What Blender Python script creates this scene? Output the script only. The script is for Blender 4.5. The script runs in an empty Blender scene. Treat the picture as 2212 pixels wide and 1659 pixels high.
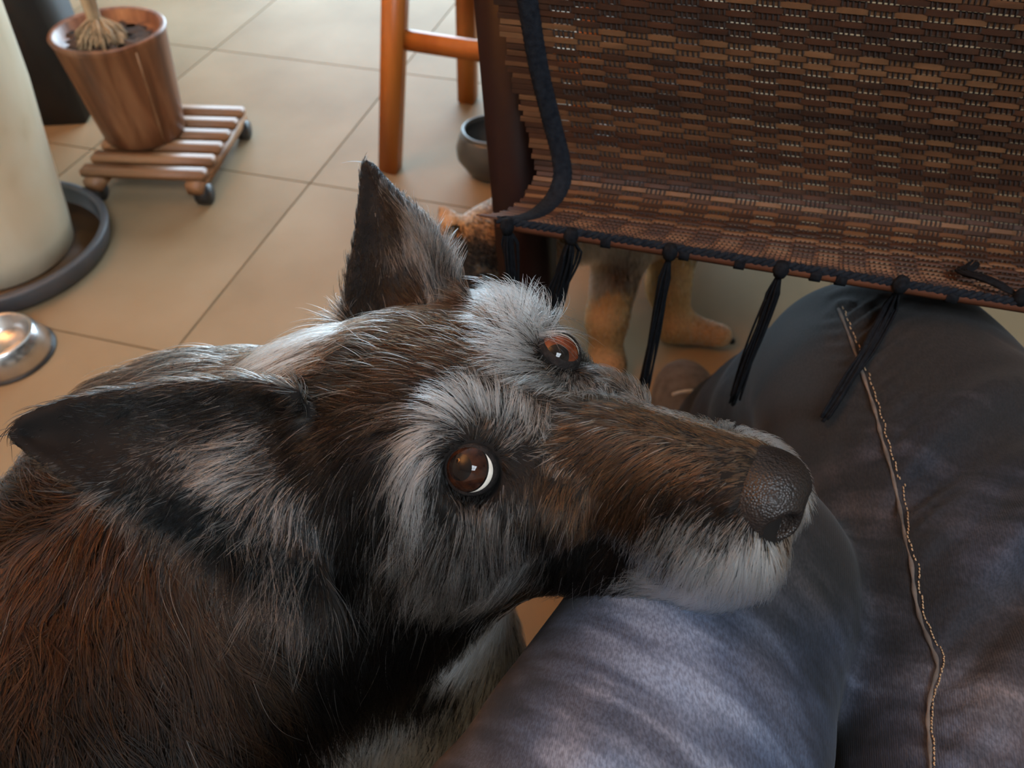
import bpy, bmesh, math, random
import numpy as np
from mathutils import Vector, Matrix
from mathutils.bvhtree import BVHTree
from mathutils.kdtree import KDTree

random.seed(7)
rng = np.random.default_rng(7)
S = bpy.context.scene
COL = S.collection

# ------------------------------------------------------------------ camera
W, HH, F = 2212, 1659, 1662.0
CAM_H, PITCH = 0.90, math.radians(47)
FWD = np.array([0, math.cos(PITCH), -math.sin(PITCH)])
UPV = np.array([0, math.sin(PITCH), math.cos(PITCH)])
RGT = np.array([1.0, 0, 0])
CAM = np.array([0, 0, CAM_H])
cd = bpy.data.cameras.new('camera')
cam = bpy.data.objects.new('camera', cd)
COL.objects.link(cam)
cam.location = CAM
cam.rotation_euler = (math.pi / 2 - PITCH, 0, 0)
cd.sensor_width = 36
cd.lens = F * 36 / W
cd.clip_start = 0.02
cd.dof.use_dof = True
cd.dof.focus_distance = 0.36
cd.dof.aperture_fstop = 12.0
S.camera = cam

# ------------------------------------------------------------------ view, world, lights
S.view_settings.view_transform = 'Standard'
S.view_settings.look = 'None'
S.view_settings.gamma = 1
S.view_settings.use_curve_mapping = False
S.view_settings.exposure = -0.3
S.cycles.use_denoising = True
S.cycles.use_adaptive_sampling = True
S.cycles.adaptive_threshold = 0.06
S.cycles.max_bounces = 6
S.cycles.diffuse_bounces = 2
S.cycles.glossy_bounces = 5
S.cycles.transmission_bounces = 5
S.cycles.transparent_max_bounces = 8
S.cycles.sample_clamp_indirect = 4
try:
    S.cycles_curves.shape = 'RIBBONS'
    S.cycles_curves.subdivisions = 1
except Exception:
    pass
world = bpy.data.worlds.new('world')
S.world = world
world.use_nodes = True
world.node_tree.nodes['Background'].inputs[0].default_value = (0.75, 0.85, 1.0, 1)
world.node_tree.nodes['Background'].inputs[1].default_value = 0.5

# the room and the table stand about 15 degrees askew of the viewing direction
AX = np.array([math.cos(math.radians(-15)), math.sin(math.radians(-15)), 0])   # along the table edge
BX = np.array([-AX[1], AX[0], 0])                                              # away from the sitter
def room(a, b, z=0.0):
    p = AX * a + BX * b
    return np.array([p[0], p[1], z])
ROT = math.radians(-15)
RA0, RA1, RB0, RB1, RZ = -2.5, 2.3, -2.4, 3.4, 2.5

def area(name, loc, target, sx, sy, power, color):
    l = bpy.data.lights.new(name, 'AREA')
    l.shape = 'RECTANGLE'; l.size = sx; l.size_y = sy; l.energy = power; l.color = color
    o = bpy.data.objects.new(name, l); COL.objects.link(o)
    o.location = loc
    o.rotation_euler = (Vector(target) - Vector(loc)).to_track_quat('-Z', 'Y').to_euler()
    if abs(target[2] - loc[2]) > 1: o.rotation_euler = (0, 0, ROT)
    return o
COOL = (0.80, 0.90, 1.0)
DAY1 = area('daylight_far_window', room(-1.2, RB1 - 0.05, 0.80), room(-1.2, 0, 0.80), 2.1, 1.4, 175, (0.60, 0.82, 1.0))
DAY2 = area('daylight_roof_window', room(0.62, -1.20, RZ - 0.02), room(0.62, -1.20, 0), 0.85, 1.05, 118, COOL)
l = bpy.data.lights.new('lamp_light', 'POINT'); l.energy = 540; l.color = (1.0, 0.40, 0.10); l.shadow_soft_size = 0.12
LAMP = bpy.data.objects.new('lamp_light', l); COL.objects.link(LAMP)
LAMP_P = room(-1.55, 0.05, 1.55)
LAMP.location = LAMP_P

# ------------------------------------------------------------------ helpers
def ray(x, y):
    return FWD + RGT * (x - W / 2) / F + UPV * (HH / 2 - y) / F
def at_z(x, y, z):
    d = ray(x, y); return CAM + d * ((z - CAM_H) / d[2])
def at_d(x, y, dist):
    d = ray(x, y); return CAM + d / np.linalg.norm(d) * dist
def at_y(x, y, Y):
    d = ray(x, y); return CAM + d * (Y / d[1])

def tag(o, label=None, cat=None, group=None, kind=None):
    if label: o['label'] = label
    if cat: o['category'] = cat
    if group: o['group'] = group
    if kind: o['kind'] = kind
    return o
def empty(name, loc=(0, 0, 0), rz=0.0):
    o = bpy.data.objects.new(name, None); COL.objects.link(o)
    o.location = loc; o.rotation_euler = (0, 0, rz); o.empty_display_size = 0.05
    return o
def put(o, parent):
    """child o keeps its world placement under an unscaled empty or mesh"""
    if parent is not None:
        o.parent = parent
        bpy.context.view_layer.update()
        o.matrix_parent_inverse = parent.matrix_world.inverted()
    return o
def mesh_obj(name, verts, faces, mat, parent=None, smooth=True, at=None):
    me = bpy.data.meshes.new(name)
    me.from_pydata([tuple(map(float, v)) for v in verts], [], [tuple(map(int, f)) for f in faces])
    me.validate()
    if smooth:
        me.polygons.foreach_set('use_smooth', [True] * len(me.polygons))
    if mat: me.materials.append(mat)
    o = bpy.data.objects.new(name, me); COL.objects.link(o)
    if at is not None: o.location = at
    put(o, parent)
    return o

class MB:
    def __init__(self): self.v = []; self.f = []
    def add(self, v, f):
        n = len(self.v); self.v += [tuple(p) for p in v]; self.f += [tuple(i + n for i in q) for q in f]
    def box(self, c, size, axes=None, bev=0.0):
        c = np.array(c, float); h = np.array(size, float) / 2
        A = np.eye(3) if axes is None else np.array(axes, float)
        if bev <= 0:
            P = [c + A.T @ (h * np.array(s)) for s in [(-1,-1,-1),(1,-1,-1),(1,1,-1),(-1,1,-1),(-1,-1,1),(1,-1,1),(1,1,1),(-1,1,1)]]
            self.add(P, [(0,3,2,1),(4,5,6,7),(0,1,5,4),(1,2,6,5),(2,3,7,6),(3,0,4,7)])
        else:
            bm = bmesh.new(); bmesh.ops.create_cube(bm, size=2)
            for q in bm.verts: q.co = Vector(np.array(q.co) * h)
            bmesh.ops.bevel(bm, geom=list(bm.edges), offset=bev, segments=2, affect='EDGES')
            bm.verts.index_update()
            self.add([c + A.T @ np.array(q.co) for q in bm.verts], [[q.index for q in fc.verts] for fc in bm.faces])
            bm.free()
        return self
    def tube(self, pts, r, n=8, cap=True):
        pts = np.array(pts, float); m = len(pts)
        rr = np.full(m, r) if np.isscalar(r) else np.array(r, float)
        T = np.gradient(pts, axis=0); T /= np.linalg.norm(T, axis=1)[:, None] + 1e-12
        ref = np.array([0, 0, 1.0]) if abs(T[0][2]) < 0.9 else np.array([1.0, 0, 0])
        V = []
        for i in range(m):
            u = np.cross(T[i], ref); u /= np.linalg.norm(u) + 1e-12; w = np.cross(u, T[i]); ref = w
            for k in range(n):
                a = 2 * math.pi * k / n
                V.append(pts[i] + rr[i] * (math.cos(a) * u + math.sin(a) * w))
        Fc = [(i*n+k, i*n+(k+1)%n, (i+1)*n+(k+1)%n, (i+1)*n+k) for i in range(m-1) for k in range(n)]
        if cap: Fc += [tuple(range(n))[::-1], tuple((m-1)*n+k for k in range(n))]
        self.add(V, Fc); return self
    def lathe(self, prof, n=48, c=(0, 0, 0)):
        V = []; m = len(prof)
        for r, z in prof:
            for k in range(n):
                a = 2 * math.pi * k / n; V.append((c[0] + r*math.cos(a), c[1] + r*math.sin(a), c[2] + z))
        Fc = [(i*n+k, i*n+(k+1)%n, (i+1)*n+(k+1)%n, (i+1)*n+k) for i in range(m-1) for k in range(n)]
        if prof[0][0] > 1e-4: Fc.append(tuple(range(n))[::-1])
        if prof[-1][0] > 1e-4: Fc.append(tuple((m-1)*n+k for k in range(n)))
        self.add(V, Fc); return self
    def build(self, name, mat, parent=None, smooth=True, at=None):
        return mesh_obj(name, self.v, self.f, mat, parent, smooth, at)

def flat(o):
    o.data.polygons.foreach_set('use_smooth', [False] * len(o.data.polygons)); return o

# ------------------------------------------------------------------ materials
def new_mat(name):
    m = bpy.data.materials.new(name); m.use_nodes = True
    nt = m.node_tree; b = nt.nodes['Principled BSDF']
    return m, nt, b
def ramp(nt, stops):
    r = nt.nodes.new('ShaderNodeValToRGB'); cr = r.color_ramp
    while len(cr.elements) < len(stops): cr.elements.new(0.5)
    for e, (p, c) in zip(cr.elements, stops): e.position = p; e.color = (*c, 1)
    return r
def noise_mat(name, stops, scale=8, detail=5, stretch=(1, 1, 1), rough=0.6, bump=0.0, bscale=None, metal=0.0, spec=0.5, dist=0.0, coords='Object', coat=0.0):
    m, nt, b = new_mat(name)
    tc = nt.nodes.new('ShaderNodeTexCoord'); mp = nt.nodes.new('ShaderNodeMapping')
    mp.inputs['Scale'].default_value = stretch
    nt.links.new(tc.outputs[coords], mp.inputs[0])
    nz = nt.nodes.new('ShaderNodeTexNoise'); nz.inputs['Scale'].default_value = scale; nz.inputs['Detail'].default_value = detail; nz.inputs['Distortion'].default_value = dist
    nt.links.new(mp.outputs[0], nz.inputs['Vector'])
    r = ramp(nt, stops); nt.links.new(nz.outputs['Fac'], r.inputs[0]); nt.links.new(r.outputs[0], b.inputs['Base Color'])
    b.inputs['Roughness'].default_value = rough; b.inputs['Metallic'].default_value = metal
    b.inputs['Specular IOR Level'].default_value = spec
    if coat: b.inputs['Coat Weight'].default_value = coat
    if bump:
        n2 = nt.nodes.new('ShaderNodeTexNoise'); n2.inputs['Scale'].default_value = bscale or scale * 6; n2.inputs['Detail'].default_value = 4
        nt.links.new(mp.outputs[0], n2.inputs['Vector'])
        bp = nt.nodes.new('ShaderNodeBump'); bp.inputs['Strength'].default_value = bump; bp.inputs['Distance'].default_value = 0.002
        nt.links.new(n2.outputs['Fac'], bp.inputs['Height']); nt.links.new(bp.outputs[0], b.inputs['Normal'])
    return m

M = {}
M['tile'] = noise_mat('floor_tile', [(0.3, (0.215, 0.146, 0.078)), (0.5, (0.265, 0.185, 0.104)), (0.7, (0.31, 0.225, 0.135))], 3.0, 8, rough=0.62, bump=0.15, bscale=60, spec=0.15, coords='Object')
M['grout'] = noise_mat('grout', [(0.3, (0.15, 0.108, 0.068)), (0.7, (0.19, 0.138, 0.088))], 20, rough=0.9)
M['wall'] = noise_mat('wall_paint', [(0.3, (0.46, 0.42, 0.37)), (0.7, (0.52, 0.48, 0.42))], 3, rough=0.9, bump=0.1, bscale=80)
M['ceil'] = noise_mat('ceiling_paint', [(0.3, (0.72, 0.70, 0.67)), (0.7, (0.78, 0.76, 0.73))], 3, rough=0.9)
M['whitepaint'] = noise_mat('white_frame_paint', [(0.3, (0.75, 0.75, 0.74)), (0.7, (0.8, 0.8, 0.79))], 5, rough=0.4)
M['cream'] = noise_mat('cream_glaze', [(0.25, (0.58, 0.40, 0.21)), (0.42, (0.78, 0.64, 0.44)), (0.7, (0.88, 0.78, 0.60))], 5.0, 3, stretch=(1, 1, 0.8), rough=0.35, dist=0.8)
M['saucer'] = noise_mat('dark_grey_plastic', [(0.3, (0.055, 0.055, 0.06)), (0.7, (0.085, 0.085, 0.09))], 12, rough=0.5)
M['wetsoil'] = noise_mat('wet_residue', [(0.3, (0.045, 0.02, 0.006)), (0.7, (0.11, 0.05, 0.015))], 18, rough=0.4, spec=0.3)
M['steel'] = noise_mat('brushed_steel', [(0.3, (0.55, 0.55, 0.55)), (0.7, (0.68, 0.68, 0.67))], 40, rough=0.25, metal=1.0)
M['charcoal'] = noise_mat('charcoal_lacquer', [(0.3, (0.022, 0.023, 0.026)), (0.7, (0.035, 0.036, 0.04))], 6, rough=0.6)
M['blackwood'] = noise_mat('black_brown_board', [(0.3, (0.008, 0.0065, 0.006)), (0.7, (0.014, 0.011, 0.010))], 6, rough=0.6)
M['walnut'] = noise_mat('walnut_pot', [(0.25, (0.075, 0.024, 0.009)), (0.5, (0.19, 0.068, 0.026)), (0.75, (0.33, 0.14, 0.06))], 14, 6, stretch=(2.4, 2.4, 0.22), rough=0.38, bump=0.2, bscale=60, dist=0.4)
M['soil'] = noise_mat('potting_soil', [(0.3, (0.02, 0.011, 0.007)), (0.7, (0.085, 0.048, 0.03))], 60, rough=0.95, bump=1.0, bscale=120)
M['root'] = noise_mat('straw_fibre', [(0.3, (0.28, 0.17, 0.085)), (0.7, (0.55, 0.38, 0.22))], 60, rough=0.8, stretch=(1, 1, 0.3))
M['slat'] = noise_mat('oiled_slat_wood', [(0.25, (0.17, 0.07, 0.028)), (0.5, (0.30, 0.14, 0.06)), (0.75, (0.40, 0.21, 0.10))], 9, 5, stretch=(0.25, 3, 3), rough=0.5)
M['caster'] = noise_mat('black_caster_plastic', [(0.3, (0.014, 0.012, 0.011)), (0.7, (0.03, 0.026, 0.024))], 20, rough=0.45)
M['orange'] = noise_mat('orange_stained_wood', [(0.3, (0.36, 0.10, 0.014)), (0.7, (0.50, 0.16, 0.025))], 8, 4, stretch=(3, 3, 0.3), rough=0.42)
M['mahog'] = noise_mat('dark_mahogany', [(0.3, (0.007, 0.0018, 0.0015)), (0.7, (0.015, 0.004, 0.0033))], 9, 4, stretch=(3, 3, 0.3), rough=0.5, spec=0.25)
M['greypot'] = noise_mat('dark_grey_glaze', [(0.3, (0.045, 0.05, 0.048)), (0.7, (0.08, 0.085, 0.085))], 8, rough=0.35)
M['thread'] = noise_mat('dark_brown_thread', [(0.3, (0.010, 0.005, 0.003)), (0.7, (0.022, 0.011, 0.007))], 200, rough=0.85)
M['binding'] = noise_mat('black_navy_binding', [(0.3, (0.004, 0.005, 0.008)), (0.7, (0.011, 0.014, 0.019))], 260, rough=1.0, spec=0.15, bump=0.6, bscale=900)
M['tassel'] = noise_mat('black_cotton_tassel', [(0.3, (0.003, 0.003, 0.004)), (0.7, (0.008, 0.009, 0.011))], 300, rough=1.0, spec=0.1)
M['batten'] = noise_mat('red_brown_batten', [(0.3, (0.035, 0.010, 0.004)), (0.7, (0.075, 0.024, 0.009))], 20, stretch=(0.3, 3, 3), rough=0.7, spec=0.15)
M['shade'] = noise_mat('lamp_linen', [(0.3, (0.80, 0.72, 0.6)), (0.7, (0.86, 0.78, 0.66))], 80, rough=0.9)
M['shade'].node_tree.nodes['Principled BSDF'].inputs['Subsurface Weight'].default_value = 0.0
def _translucent(m):
    nt = m.node_tree; b = nt.nodes['Principled BSDF']; out = nt.nodes['Material Output']
    tr = nt.nodes.new('ShaderNodeBsdfTranslucent'); mx = nt.nodes.new('ShaderNodeMixShader'); mx.inputs[0].default_value = 0.6
    tr.inputs[0].default_value = (0.95, 0.86, 0.72, 1)
    nt.links.new(b.outputs[0], mx.inputs[1]); nt.links.new(tr.outputs[0], mx.inputs[2]); nt.links.new(mx.outputs[0], out.inputs['Surface'])
_translucent(M['shade'])
M['brass'] = noise_mat('brass_pole', [(0.3, (0.5, 0.36, 0.14)), (0.7, (0.58, 0.42, 0.18))], 30, rough=0.3, metal=1.0)
M['shoe'] = noise_mat('taupe_suede_shoe', [(0.3, (0.075, 0.062, 0.052)), (0.7, (0.13, 0.11, 0.095))], 60, rough=0.9, bump=0.4, bscale=300)
M['lace'] = noise_mat('pale_lace', [(0.3, (0.4, 0.39, 0.35)), (0.7, (0.5, 0.49, 0.45))], 100, rough=0.9)
M['sole'] = noise_mat('dark_shoe_sole', [(0.3, (0.012, 0.012, 0.013)), (0.7, (0.022, 0.022, 0.024))], 30, rough=0.7)

def splint_mat(name, c0, c1):
    return noise_mat(name, [(0.3, c0), (0.7, c1)], 30, 4, stretch=(0.25, 3, 3), rough=0.62, spec=0.2)
SPL = [splint_mat('bamboo_splint_%s' % n, c, d) for n, c, d in [
    ('tan', (0.055, 0.022, 0.0085), (0.10, 0.042, 0.017)), ('brown', (0.024, 0.0085, 0.0035), (0.05, 0.018, 0.0075)),
    ('amber', (0.075, 0.032, 0.012), (0.13, 0.06, 0.025)), ('umber', (0.018, 0.007, 0.0034), (0.04, 0.016, 0.0072))]]

def glass_mat(name):
    m, nt, b = new_mat(name)
    b.inputs['Transmission Weight'].default_value = 1.0; b.inputs['Roughness'].default_value = 0.0; b.inputs['IOR'].default_value = 1.02
    b.inputs['Base Color'].default_value = (0.95, 0.98, 1, 1)
    return m
M['glass'] = glass_mat('window_glass')

def denim_mat():
    m, nt, b = new_mat('washed_denim')
    L = nt.links.new
    tc = nt.nodes.new('ShaderNodeTexCoord')
    def nz(scale, detail=4, stretch=(1, 1, 1), rot=(0, 0, 0)):
        mp = nt.nodes.new('ShaderNodeMapping'); mp.inputs['Scale'].default_value = stretch; mp.inputs['Rotation'].default_value = rot
        L(tc.outputs['Object'], mp.inputs[0])
        n = nt.nodes.new('ShaderNodeTexNoise'); n.inputs['Scale'].default_value = scale; n.inputs['Detail'].default_value = detail
        L(mp.outputs[0], n.inputs['Vector']); return n
    big = nz(7, 6, (1.0, 0.55, 1.0), (0, 0, 0.95))
    fade = ramp(nt, [(0.30, (0.008, 0.010, 0.014)), (0.46, (0.022, 0.026, 0.037)), (0.60, (0.055, 0.066, 0.092)), (0.74, (0.14, 0.16, 0.20))])
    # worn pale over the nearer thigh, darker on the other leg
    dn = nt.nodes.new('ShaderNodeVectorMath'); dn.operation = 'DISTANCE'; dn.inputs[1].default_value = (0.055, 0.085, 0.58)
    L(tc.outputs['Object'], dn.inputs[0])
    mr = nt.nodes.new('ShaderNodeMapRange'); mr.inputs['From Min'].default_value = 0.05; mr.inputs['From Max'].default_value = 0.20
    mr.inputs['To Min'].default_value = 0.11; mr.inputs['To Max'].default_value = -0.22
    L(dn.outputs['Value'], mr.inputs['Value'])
    # thin worn streaks slanting across the lap
    ms = nt.nodes.new('ShaderNodeMapping'); ms.vector_type = 'TEXTURE'; ms.inputs['Rotation'].default_value = (0, 0, 0.95); ms.inputs['Scale'].default_value = (1, 9, 3)
    L(tc.outputs['Object'], ms.inputs[0])
    sn = nt.nodes.new('ShaderNodeTexNoise'); sn.inputs['Scale'].default_value = 75; sn.inputs['Detail'].default_value = 2; sn.inputs['Distortion'].default_value = 0.3
    L(ms.outputs[0], sn.inputs['Vector'])
    sr = nt.nodes.new('ShaderNodeMapRange'); sr.inputs['From Min'].default_value = 0.35; sr.inputs['From Max'].default_value = 0.75; sr.inputs['To Min'].default_value = -0.07; sr.inputs['To Max'].default_value = 0.16
    L(sn.outputs['Fac'], sr.inputs['Value'])
    ad0 = nt.nodes.new('ShaderNodeMath'); L(big.outputs['Fac'], ad0.inputs[0]); L(sr.outputs[0], ad0.inputs[1])
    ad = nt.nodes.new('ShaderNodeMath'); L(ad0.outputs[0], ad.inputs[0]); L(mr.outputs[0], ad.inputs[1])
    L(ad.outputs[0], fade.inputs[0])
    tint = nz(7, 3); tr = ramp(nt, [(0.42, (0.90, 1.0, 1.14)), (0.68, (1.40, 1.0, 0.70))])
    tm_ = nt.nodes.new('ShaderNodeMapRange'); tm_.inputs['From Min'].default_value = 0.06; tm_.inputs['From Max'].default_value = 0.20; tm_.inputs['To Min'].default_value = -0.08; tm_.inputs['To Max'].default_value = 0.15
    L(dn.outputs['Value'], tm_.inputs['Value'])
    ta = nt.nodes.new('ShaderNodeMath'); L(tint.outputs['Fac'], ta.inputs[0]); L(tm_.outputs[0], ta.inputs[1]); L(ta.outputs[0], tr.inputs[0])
    mx = nt.nodes.new('ShaderNodeMix'); mx.data_type = 'RGBA'; mx.blend_type = 'MULTIPLY'; mx.inputs[0].default_value = 1.0
    L(fade.outputs[0], mx.inputs[6]); L(tr.outputs[0], mx.inputs[7])
    fine = nz(900, 3, (1.0, 0.45, 1.0), (0, 0, 0.3)); fr = ramp(nt, [(0.36, (0.68, 0.68, 0.69)), (0.64, (1.18, 1.18, 1.18))]); L(fine.outputs['Fac'], fr.inputs[0])
    mx2 = nt.nodes.new('ShaderNodeMix'); mx2.data_type = 'RGBA'; mx2.blend_type = 'MULTIPLY'; mx2.inputs[0].default_value = 1.0
    L(mx.outputs[2], mx2.inputs[6]); L(fr.outputs[0], mx2.inputs[7])
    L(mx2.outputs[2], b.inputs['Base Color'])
    b.inputs['Roughness'].default_value = 0.85; b.inputs['Specular IOR Level'].default_value = 0.2
    b.inputs['Sheen Weight'].default_value = 0.05
    wv = nt.nodes.new('ShaderNodeTexWave'); wv.inputs['Scale'].default_value = 330; wv.inputs['Distortion'].default_value = 1.5
    mp = nt.nodes.new('ShaderNodeMapping'); mp.inputs['Rotation'].default_value = (0.4, 0.2, 0.35); L(tc.outputs['Object'], mp.inputs[0]); L(mp.outputs[0], wv.inputs['Vector'])
    bp = nt.nodes.new('ShaderNodeBump'); bp.inputs['Strength'].default_value = 0.15; bp.inputs['Distance'].default_value = 0.0005
    L(wv.outputs['Fac'], bp.inputs['Height']); L(bp.outputs[0], b.inputs['Normal'])
    return m
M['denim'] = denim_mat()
M['stitch'] = noise_mat('tan_stitch_thread', [(0.3, (0.20, 0.12, 0.06)), (0.7, (0.32, 0.21, 0.12))], 200, rough=0.8)
M['seamedge'] = noise_mat('worn_seam_edge', [(0.3, (0.03, 0.026, 0.024)), (0.7, (0.12, 0.09, 0.07))], 90, rough=0.9)

# ------------------------------------------------------------------ implicit surfaces (animals, jeans, shoes)
def smin(a, b, k):
    h = np.clip(0.5 + 0.5 * (b - a) / k, 0, 1)
    return b + (a - b) * h - k * h * (1 - h)
def smax(a, b, k): return -smin(-a, -b, k)
def ell(P, c, r, R=None):
    q = P - np.array(c, np.float32)
    if R is not None: q = q @ np.array(R, np.float32)
    r = np.array(r, np.float32)
    k0 = np.sqrt(((q / r) ** 2).sum(-1)); k1 = np.sqrt(((q / (r * r)) ** 2).sum(-1)) + 1e-6
    return k0 * (k0 - 1) / k1
def cone(P, a, b, ra, rb):
    a = np.array(a, np.float32); b = np.array(b, np.float32); d = b - a
    t = np.clip(((P - a) @ d) / float(d @ d), 0, 1)
    return np.sqrt(((P - a - t[..., None] * d) ** 2).sum(-1)) - (ra + (rb - ra) * t)
def axis_coords(lo, f0, f1, hi, hf, hc):
    a = [f0]
    while a[-1] < f1: a.append(a[-1] + hf)
    x = f0; h = hf; pre = []
    while x > lo: h = min(h * 1.25, hc); x -= h; pre.append(x)
    x = a[-1]; h = hf
    while x < hi: h = min(h * 1.25, hc); x += h; a.append(x)
    return np.array(pre[::-1] + a, np.float32)
def grid_points(xs, ys, zs):
    X, Y, Z = np.meshgrid(xs, ys, zs, indexing='ij')
    return np.stack([X, Y, Z], -1)
def surface_nets(D, xs, ys, zs):
    """polygonise the zero level of D on a rectilinear grid"""
    nx, ny, nz = D.shape
    s = D < 0
    acc = np.zeros((nx-1, ny-1, nz-1, 3), np.float32); cnt = np.zeros((nx-1, ny-1, nz-1), np.float32)
    ax = [xs, ys, zs]; quads = []
    cell = np.full((nx-1, ny-1, nz-1), -1, np.int64)
    cross = []
    for d in range(3):
        sl0 = [slice(None)] * 3; sl1 = [slice(None)] * 3; sl0[d] = slice(0, -1); sl1[d] = slice(1, None)
        A, B = s[tuple(sl0)], s[tuple(sl1)]
        I = np.argwhere(A != B)
        da = D[tuple(sl0)][tuple(I.T)]; db = D[tuple(sl1)][tuple(I.T)]
        t = da / (da - db)
        P = np.stack([ax[k][I[:, k]] for k in range(3)], -1).astype(np.float32)
        P[:, d] += t * (ax[d][I[:, d] + 1] - ax[d][I[:, d]])
        o = [k for k in range(3) if k != d]
        for i in (0, 1):
            for j in (0, 1):
                C = I.copy(); C[:, o[0]] -= i; C[:, o[1]] -= j
                ok = np.all(C >= 0, 1) & (C[:, 0] < nx-1) & (C[:, 1] < ny-1) & (C[:, 2] < nz-1)
                np.add.at(acc, tuple(C[ok].T), P[ok]); np.add.at(cnt, tuple(C[ok].T), 1)
        cross.append((I, A[tuple(I.T)], o))
    act = np.argwhere(cnt > 0); cell[tuple(act.T)] = np.arange(len(act))
    V = acc[tuple(act.T)] / cnt[tuple(act.T)][:, None]
    for d, (I, inside, o) in enumerate(cross):
        lim = np.array(cell.shape)
        ok = (I[:, o[0]] > 0) & (I[:, o[1]] > 0) & (I[:, o[0]] < lim[o[0]]) & (I[:, o[1]] < lim[o[1]])
        I = I[ok]; ins = inside[ok]
        def idx(i, j):
            C = I.copy(); C[:, o[0]] -= i; C[:, o[1]] -= j; return cell[tuple(C.T)]
        q = np.stack([idx(0, 0), idx(1, 0), idx(1, 1), idx(0, 1)], -1)
        flip = ins if d != 1 else ~ins
        q[flip] = q[flip][:, ::-1]
        quads.append(q)
    Q = np.concatenate(quads)
    Q = Q[np.all(Q >= 0, 1)]
    vol = (V[Q[:, 0]] * np.cross(V[Q[:, 1]] - V[Q[:, 0]], V[Q[:, 2]] - V[Q[:, 0]])).sum() + (V[Q[:, 0]] * np.cross(V[Q[:, 2]] - V[Q[:, 0]], V[Q[:, 3]] - V[Q[:, 0]])).sum()
    if vol < 0: Q = Q[:, ::-1].copy()
    return V, Q
def relax(V, Q, n=2, lam=0.5):
    for _ in range(n):
        acc = np.zeros_like(V); c = np.zeros(len(V))
        for i in range(4):
            a, b = Q[:, i], Q[:, (i+1) % 4]
            np.add.at(acc, a, V[b]); np.add.at(c, a, 1); np.add.at(acc, b, V[a]); np.add.at(c, b, 1)
        V = V + lam * (acc / np.maximum(c, 1)[:, None] - V)
    return V
def fast_mesh(name, V, Q, mat, parent=None):
    me = bpy.data.meshes.new(name)
    me.vertices.add(len(V)); me.vertices.foreach_set('co', np.asarray(V, np.float32).ravel())
    n = len(Q); k = Q.shape[1]
    me.loops.add(n * k); me.loops.foreach_set('vertex_index', np.asarray(Q, np.int32).ravel())
    me.polygons.add(n); me.polygons.foreach_set('loop_start', np.arange(0, n * k, k, dtype=np.int32))
    me.update(calc_edges=True); me.validate()
    me.polygons.foreach_set('use_smooth', np.ones(len(me.polygons), bool))
    if mat: me.materials.append(mat)
    o = bpy.data.objects.new(name, me); COL.objects.link(o)
    put(o, parent)
    return o


# ================================================================== the room
def struct(o): o['kind'] = 'structure'; return o
def room_axes(): return [AX, BX, np.array([0, 0, 1.0])]
ca, cb = (RA0 + RA1) / 2, (RB0 + RB1) / 2
floor = MB().box((0, 0, 0), (RA1 - RA0, RB1 - RB0, 0.06)).build('floor', M['grout'], None, False, room(ca, cb, -0.034))
floor.rotation_euler.z = ROT
struct(floor); floor['label'] = 'beige stone-look tiled floor with thin dark joints'
# tiles: one mesh shared by every full tile, joints recessed 3 mm
TS = 0.53
tm = MB().box((0, 0, 0), (TS - 0.0024, TS - 0.0024, 0.012), bev=0.0008)
tile_me = None
a_off, b_off = -0.78, 0.73 + 0.001
i0, i1 = math.floor((RA0 - a_off) / TS), math.ceil((RA1 - a_off) / TS)
j0, j1 = math.floor((RB0 - b_off) / TS), math.ceil((RB1 - b_off) / TS)
bpy.context.view_layer.update()
for j in range(j0, j1):
    for i in range(i0, i1):
        x0, x1 = max(RA0, a_off + i * TS), min(RA1, a_off + (i + 1) * TS)
        y0, y1 = max(RB0, b_off + j * TS), min(RB1, b_off + (j + 1) * TS)
        if x1 - x0 < 0.02 or y1 - y0 < 0.02: continue
        full = x1 - x0 > TS - 1e-4 and y1 - y0 > TS - 1e-4
        loc = room((x0 + x1) / 2, (y0 + y1) / 2, -0.006)
        if full and tile_me is not None:
            t = bpy.data.objects.new('tile', tile_me); COL.objects.link(t); t.location = loc
        else:
            mb = tm if full else MB().box((0, 0, 0), (x1 - x0 - 0.0024, y1 - y0 - 0.0024, 0.012), bev=0.0008)
            t = mb.build('tile', M['tile'], None, False, loc)
            if full: tile_me = t.data
        t.rotation_euler.z = ROT
        t.parent = floor; t.matrix_parent_inverse = floor.matrix_world.inverted()

def slab(name, a0, a1, b0, b1, z0, z1, mat):
    o = MB().box((0, 0, 0), (a1 - a0, b1 - b0, z1 - z0)).build(name, mat, None, False, room((a0 + a1) / 2, (b0 + b1) / 2, (z0 + z1) / 2))
    o.rotation_euler.z = ROT; return o
SK = (0.17, 1.07, -1.75, -0.65)                   # roof window opening
cm = MB()
for a0, a1, b0, b1 in [(RA0, SK[0], RB0, RB1), (SK[1], RA1, RB0, RB1), (SK[0], SK[1], RB0, SK[2]), (SK[0], SK[1], SK[3], RB1)]:
    cm.box(room((a0 + a1) / 2, (b0 + b1) / 2, RZ + 0.05), (a1 - a0, b1 - b0, 0.1), [AX, BX, np.array([0, 0, 1.0])])
struct(cm.build('ceiling', M['ceil'], None, False))
struct(slab('wall_near', RA0, RA1, RB0 - 0.1, RB0, 0, RZ, M['wall']))
struct(slab('wall_right', RA1, RA1 + 0.1, RB0 - 0.1, RB1 + 0.1, 0, RZ, M['wall']))
struct(slab('wall_left', RA0 - 0.1, RA0, RB0 - 0.1, RB1 + 0.1, 0, RZ, M['wall']))
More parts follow.
